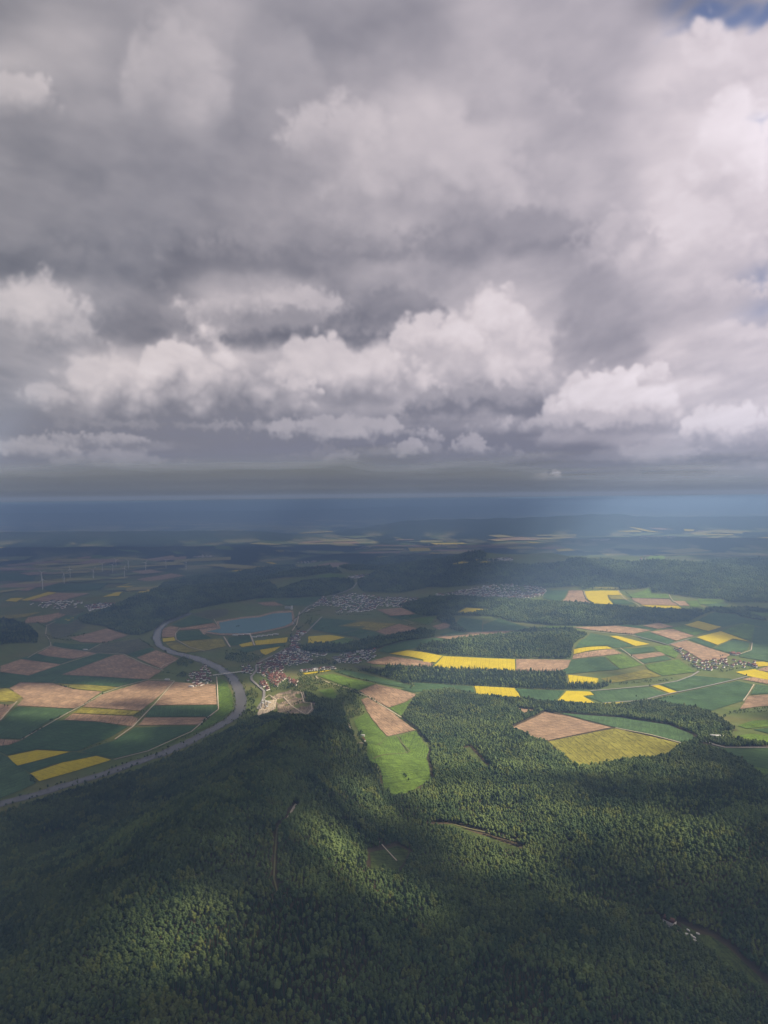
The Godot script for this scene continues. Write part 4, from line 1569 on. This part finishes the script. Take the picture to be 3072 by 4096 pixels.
func build_settlements():
	var wall := box(8, 5, 10)
	var roof := gable(8, 10, 4.2, 0.4)
	var stack := box(0.8, 1.8, 0.8)
	var tiles := [mats.roof_red, mats.roof_brown, mats.roof_grey]
	var tint := ["red tiled", "brown tiled", "dark grey"]
	var where := {"hamlet": "in the hamlet beside the river bend", "bank": "by the bridgehead on the town bank", "old": "in the old town by the main road", "centre": "in the sunlit old centre below the quarry", "village": "in the village between yellow fields"}
	var rest := []
	var count := 0
	for s in SETTLEMENTS:
		var p := pairs(s[2])
		var bx := Rect2(p[0], Vector2.ZERO)
		for q in p:
			bx = bx.expand(q)
		var kind: String = s[0]
		var placed := []
		var tries := 0
		var gap := 12.5 if kind != "far" else 17.0
		var lane := rng.randf() * PI
		while placed.size() < s[1] and tries < s[1] * 30:
			tries += 1
			var q := bx.position + Vector2(rng.randf(), rng.randf()) * bx.size
			if not Geometry2D.is_point_in_polygon(q, p):
				continue
			var ok := true
			for o in placed:
				if o.distance_squared_to(q) < gap * gap:
					ok = false
					break
			if not ok:
				continue
			placed.append(q)
			var turn := lane + (PI / 2 if rng.randf() < 0.4 else 0.0) + rng.randfn() * 0.15
			var size := rng.randf_range(1.0, 1.4) * (1.3 if kind == "far" else 1.0) * (1.5 if kind == "works" else 1.0)
			var long := rng.randf_range(0.9, 1.5)
			var k := 0
			match kind:
				"hamlet", "village": k = 0 if rng.randf() < 0.6 else 1 if rng.randf() < 0.7 else 2
				"old", "bank": k = 1 if rng.randf() < 0.55 else 0 if rng.randf() < 0.6 else 2
				"centre": k = 0 if rng.randf() < 0.85 else 1
				_: k = 2 if rng.randf() < 0.55 else 1 if rng.randf() < 0.7 else 0
			var at := spot(q.x, q.y, lift_at(q.y))
			if where.has(kind) and count < 300:
				count += 1
				var h := thing("house", "white walled house with " + tint[k] + " gable roof " + where[kind], "house", at, turn, tint[k] + " roofed houses " + where[kind])
				h.scale = Vector3(size, size, size * long)
				part("wall", wall, mats.render_wall, h, Vector3(0, 2.4, 0))
				var top := part("roof", roof, tiles[k], h, Vector3(0, 4.9, 0))
				part("chimney", stack, mats.roof_brown, top, Vector3(1.2, 3.7, 2.0))
			else:
				var b := Basis(Vector3.UP, turn).scaled_local(Vector3(size, size * (0.7 if kind == "works" else 1.0), size * long))
				rest.append([Transform3D(b, at), [Color(0.24, 0.09, 0.06), Color(0.13, 0.08, 0.06), Color(0.11, 0.11, 0.12)][k] * rng.randf_range(0.8, 1.3) if rng.randf() < 0.85 else Color(0.5, 0.5, 0.5)])
			# garden trees between the houses
			for g in (2 if kind != "far" else 1):
				var t := q + Vector2(rng.randfn(), rng.randfn()) * 14.0
				extra_trees.append([Transform3D(Basis(Vector3.UP, rng.randf() * TAU).scaled(Vector3.ONE * rng.randf_range(0.3, 0.55)), spot(t.x, t.y, 0.0)), Color(0.05, 0.085, 0.025)])
	var m := ArrayMesh.new()
	var st := SurfaceTool.new()
	st.append_from(wall, 0, Transform3D(Basis(), Vector3(0, 2.4, 0)))
	m = st.commit()
	m.surface_set_material(0, mats.render_wall)
	m.add_surface_from_arrays(Mesh.PRIMITIVE_TRIANGLES, lifted(roof, 4.9))
	var rm := paint(1, 1, 1, 0.85)
	rm.vertex_color_use_as_albedo = true
	m.surface_set_material(1, rm)
	copies("distant_housing", m, rest, "white walled houses of the spread-out town quarters", "housing")
	var g := ArrayMesh.new()
	g.add_surface_from_arrays(Mesh.PRIMITIVE_TRIANGLES, crowns[1].surface_get_arrays(0))
	g.surface_set_material(0, mats.leaf)
	copies("garden_greenery", g, extra_trees, "green garden trees between the town houses", "greenery")

var extra_trees := []

func lifted(m: Mesh, up: float) -> Array:
	var a := m.surface_get_arrays(0)
	var v: PackedVector3Array = a[Mesh.ARRAY_VERTEX]
	for i in v.size():
		v[i].y += up
	a[Mesh.ARRAY_VERTEX] = v
	return a

func copies(called: String, mesh: Mesh, list: Array, label: String, category: String):
	var mm := MultiMesh.new()
	mm.transform_format = MultiMesh.TRANSFORM_3D
	mm.use_colors = true
	mm.mesh = mesh
	mm.instance_count = list.size()
	for i in list.size():
		mm.set_instance_transform(i, list[i][0])
		mm.set_instance_color(i, list[i][1])
	var o := MultiMeshInstance3D.new()
	o.name = numbered(called)
	o.multimesh = mm
	o.set_meta("kind", "stuff")
	o.set_meta("label", label)
	o.set_meta("category", category)
	add_child(o)

# ---------------------------------------------------------------- wind turbines

func blade_mesh() -> ArrayMesh:
	var st := SurfaceTool.new()
	st.begin(Mesh.PRIMITIVE_TRIANGLES)
	var ring := []
	for s in [[1.0, 1.1, 1.1], [9.0, 2.3, 0.8], [30.0, 1.5, 0.45], [52.0, 0.35, 0.15]]:
		ring.append([Vector3(-s[1], s[0], 0), Vector3(0, s[0], s[2]), Vector3(s[1], s[0], 0), Vector3(0, s[0], -s[2])])
	for i in 3:
		for j in 4:
			var k := (j + 1) % 4
			for q in [ring[i][j], ring[i][k], ring[i + 1][j], ring[i + 1][j], ring[i][k], ring[i + 1][k]]:
				st.add_vertex(q)
	st.generate_normals()
	return st.commit()

func build_turbines():
	var tower := tube(2.9, 1.6, 108.0, 14)
	var cabin := box(3.6, 3.8, 10.5)
	var nose := SphereMesh.new()
	nose.radius = 2.0
	nose.height = 4.6
	nose.radial_segments = 12
	nose.rings = 6
	var blade := blade_mesh()
	for p in pairs(TURBINES):
		var o := thing("wind_turbine", "white three bladed wind turbine standing among the far hazy fields", "wind turbine", spot(p.x, p.y), 0.35 + rng.randfn() * 0.1, "wind turbines on the far plain")
		part("tower", tower, mats.white, o, Vector3(0, 54, 0))
		part("nacelle", cabin, mats.white, o, Vector3(0, 109.5, -1.5))
		var a := rng.randf() * TAU / 3
		var hub := part("hub", nose, mats.white, o, Vector3(0, 109.5, 5.0))
		for k in 3:
			part("blade", blade, mats.white, hub, Vector3.ZERO, Vector3(0, 0, a + TAU * k / 3))

# ---------------------------------------------------------------- works, farms, bridge

func building(called: String, label: String, category: String, p: Vector2, size: Vector3, turn: float, wall: Material, roof: Material, rise: float, group := "") -> Node3D:
	var o := thing(called, label, category, spot(p.x, p.y, lift_at(p.y)), turn, group)
	part("wall", box(size.x, size.y, size.z), wall, o, Vector3(0, size.y * 0.5 - 0.2, 0))
	part("roof", gable(size.x, size.z, rise, 0.5), roof, o, Vector3(0, size.y, 0))
	return o

func build_works():
	var b := pairs(BRIDGE)
	var mid := (b[0] + b[1]) * 0.5
	var span := b[0].distance_to(b[1])
	var o := thing("road_bridge", "pale slender road bridge crossing the grey river to the hamlet", "bridge", Vector3(mid.x, 0, -mid.y), atan2(b[1].y - b[0].y, b[1].x - b[0].x))
	var deck := part("deck", box(span + 30.0, 1.4, 9.0), mats.concrete, o, Vector3(0, 9.0, 0))
	for k in 2:
		part("parapet", box(span + 30.0, 1.2, 0.5), mats.white, deck, Vector3(0, 1.3, -4.2 + 8.4 * k))
	for k in 4:
		part("pier", box(2.5, 9.0, 7.0), mats.concrete, o, Vector3((k / 3.0 - 0.5) * span * 0.8, 4.2, 0))
	var s := pairs(SILO)
	o = thing("grain_silo", "tall white silo tower with green top beside the lake", "silo", spot(s[0].x, s[0].y, 3.0))
	part("tower", box(15, 32, 13), mats.white, o, Vector3(0, 16, 0))
	part("cap", box(11, 5, 10), mats.green_sheet, o, Vector3(0, 34.5, 0))
	o = thing("silo_battery", "low row of grey round storage bins beside the white silo", "silo", spot(s[1].x, s[1].y, 3.0))
	for k in 5:
		part("bin", tube(4.5, 4.5, 20, 12), mats.metal_pale, o, Vector3(k * 9.6 - 20.0, 10, 0))
	var pl := pairs(PLANT)
	var hts := [20.0, 26.0, 15.0, 22.0, 12.0, 14.0, 9.0, 8.0]
	for k in pl.size():
		var q := pl[k]
		if k % 2 == 0:
			o = building("crushing_hall", "pale dusty processing hall standing in the quarry yard", "industrial building", q, Vector3(11, hts[k], 15), 0.4, mats.cream, mats.metal_pale, 2.0, "processing halls in the quarry yard")
		else:
			o = thing("quarry_silo", "pale cylindrical stone silo standing in the quarry yard", "silo", spot(q.x, q.y, 2.0), 0.0, "stone silos in the quarry yard")
			part("drum", tube(4.0, 4.0, hts[k], 14), mats.concrete, o, Vector3(0, hts[k] * 0.5, 0))
			part("cone", tube(4.2, 0.8, 3.5, 14), mats.metal_pale, o, Vector3(0, hts[k] + 1.7, 0))
	var fm := pairs(FARM)
	building("barn", "pale roofed barn at the top of the green meadow farm", "barn", fm[0], Vector3(9, 4, 14), 1.4, mats.render_wall, mats.metal_pale, 3.0)
	building("farmhouse", "farmhouse with red roof beside the green meadow track", "house", fm[1], Vector3(10, 5, 22), 0.3, mats.render_wall, mats.roof_red, 5.0)
	var mn := pairs(MANOR)
	building("manor", "long pale manor house among trees below the olive field", "house", mn[0], Vector3(14, 9, 42), 1.35, mats.cream, mats.metal_pale, 5.0)
	building("cottage", "small white cottage beside the long pale manor", "house", mn[1], Vector3(9, 5, 12), 0.5, mats.white, mats.roof_brown, 4.0)
	building("stable", "small stable at the track corner below the olive field", "barn", mn[2], Vector3(8, 4, 12), 0.9, mats.white, mats.roof_brown, 3.0)
	for p in pairs(SHEDS):
		building("storage_shed", "long low white shed in the row along the lake shore", "shed", p, Vector3(15, 5, 36), 1.25, mats.white, mats.metal_pale, 1.5, "long white sheds along the lake shore")
	var br := pairs(BARN)
	var tags := ["white field barn beside a track among the valley fields", "long white hall on the edge of the hamlet", "low white barn on the lane into the hamlet"]
	for k in br.size():
		building("field_barn", tags[k], "barn", br[k], Vector3(11, 5, 24), 1.4, mats.white, mats.metal_pale, 2.0)

func build_lodge():
	var l := pairs(LODGE)
	var o := building("lodge", "large half-timbered lodge with dark red roof in the forest clearing", "house", l[0], Vector3(14, 7, 22), 0.7, mats.render_wall, mats.roof_brown, 7.0)
	for s in [-1, 1]:
		for k in 5:
			for f in 2:
				var w := part("window", box(0.12, 1.5, 1.3), mats.white, o, Vector3(7.02 * s, 1.6 + f * 3.0, -8.4 + k * 4.2))
				part("pane", box(0.06, 1.2, 1.0), mats.glass, w, Vector3(0.06 * s, 0, 0))
	part("chimney", box(1.2, 3.0, 1.2), mats.roof_red, o.get_node("roof"), Vector3(2.0, 5.0, 4.0))
	building("outbuilding", "small low outbuilding beside the forest lodge", "house", l[1], Vector3(8, 4, 11), 0.4, mats.render_wall, mats.roof_brown, 3.0)
	building("annex", "narrow annex with brown roof along the lodge lane", "house", l[2], Vector3(6, 4, 10), 0.6, mats.render_wall, mats.roof_brown, 3.0)
	var body := box(2.3, 2.3, 5.2)
	var cab := box(2.2, 1.6, 1.9)
	var pane := box(2.0, 0.7, 0.08)
	var wheel := tube(0.38, 0.38, 0.3, 12)
	for p in pairs(CAMPERS):
		var c := thing("camper_van", "white camper van parked on the forest clearing below the lodge", "van", spot(p.x, p.y, lift_at(p.y)), 0.9 + rng.randfn() * 0.2, "camper vans parked in the forest clearing")
		part("body", body, mats.white, c, Vector3(0, 1.65, 0))
		var front := part("cab", cab, mats.white, c, Vector3(0, 1.25, 3.5))
		part("windscreen", pane, mats.glass, front, Vector3(0, 0.35, 0.98))
		for x in [-1.0, 1.0]:
			for z in [-1.6, 3.2]:
				part("wheel", wheel, mats.rubber, c, Vector3(x, 0.38, z), Vector3(0, 0, PI / 2))
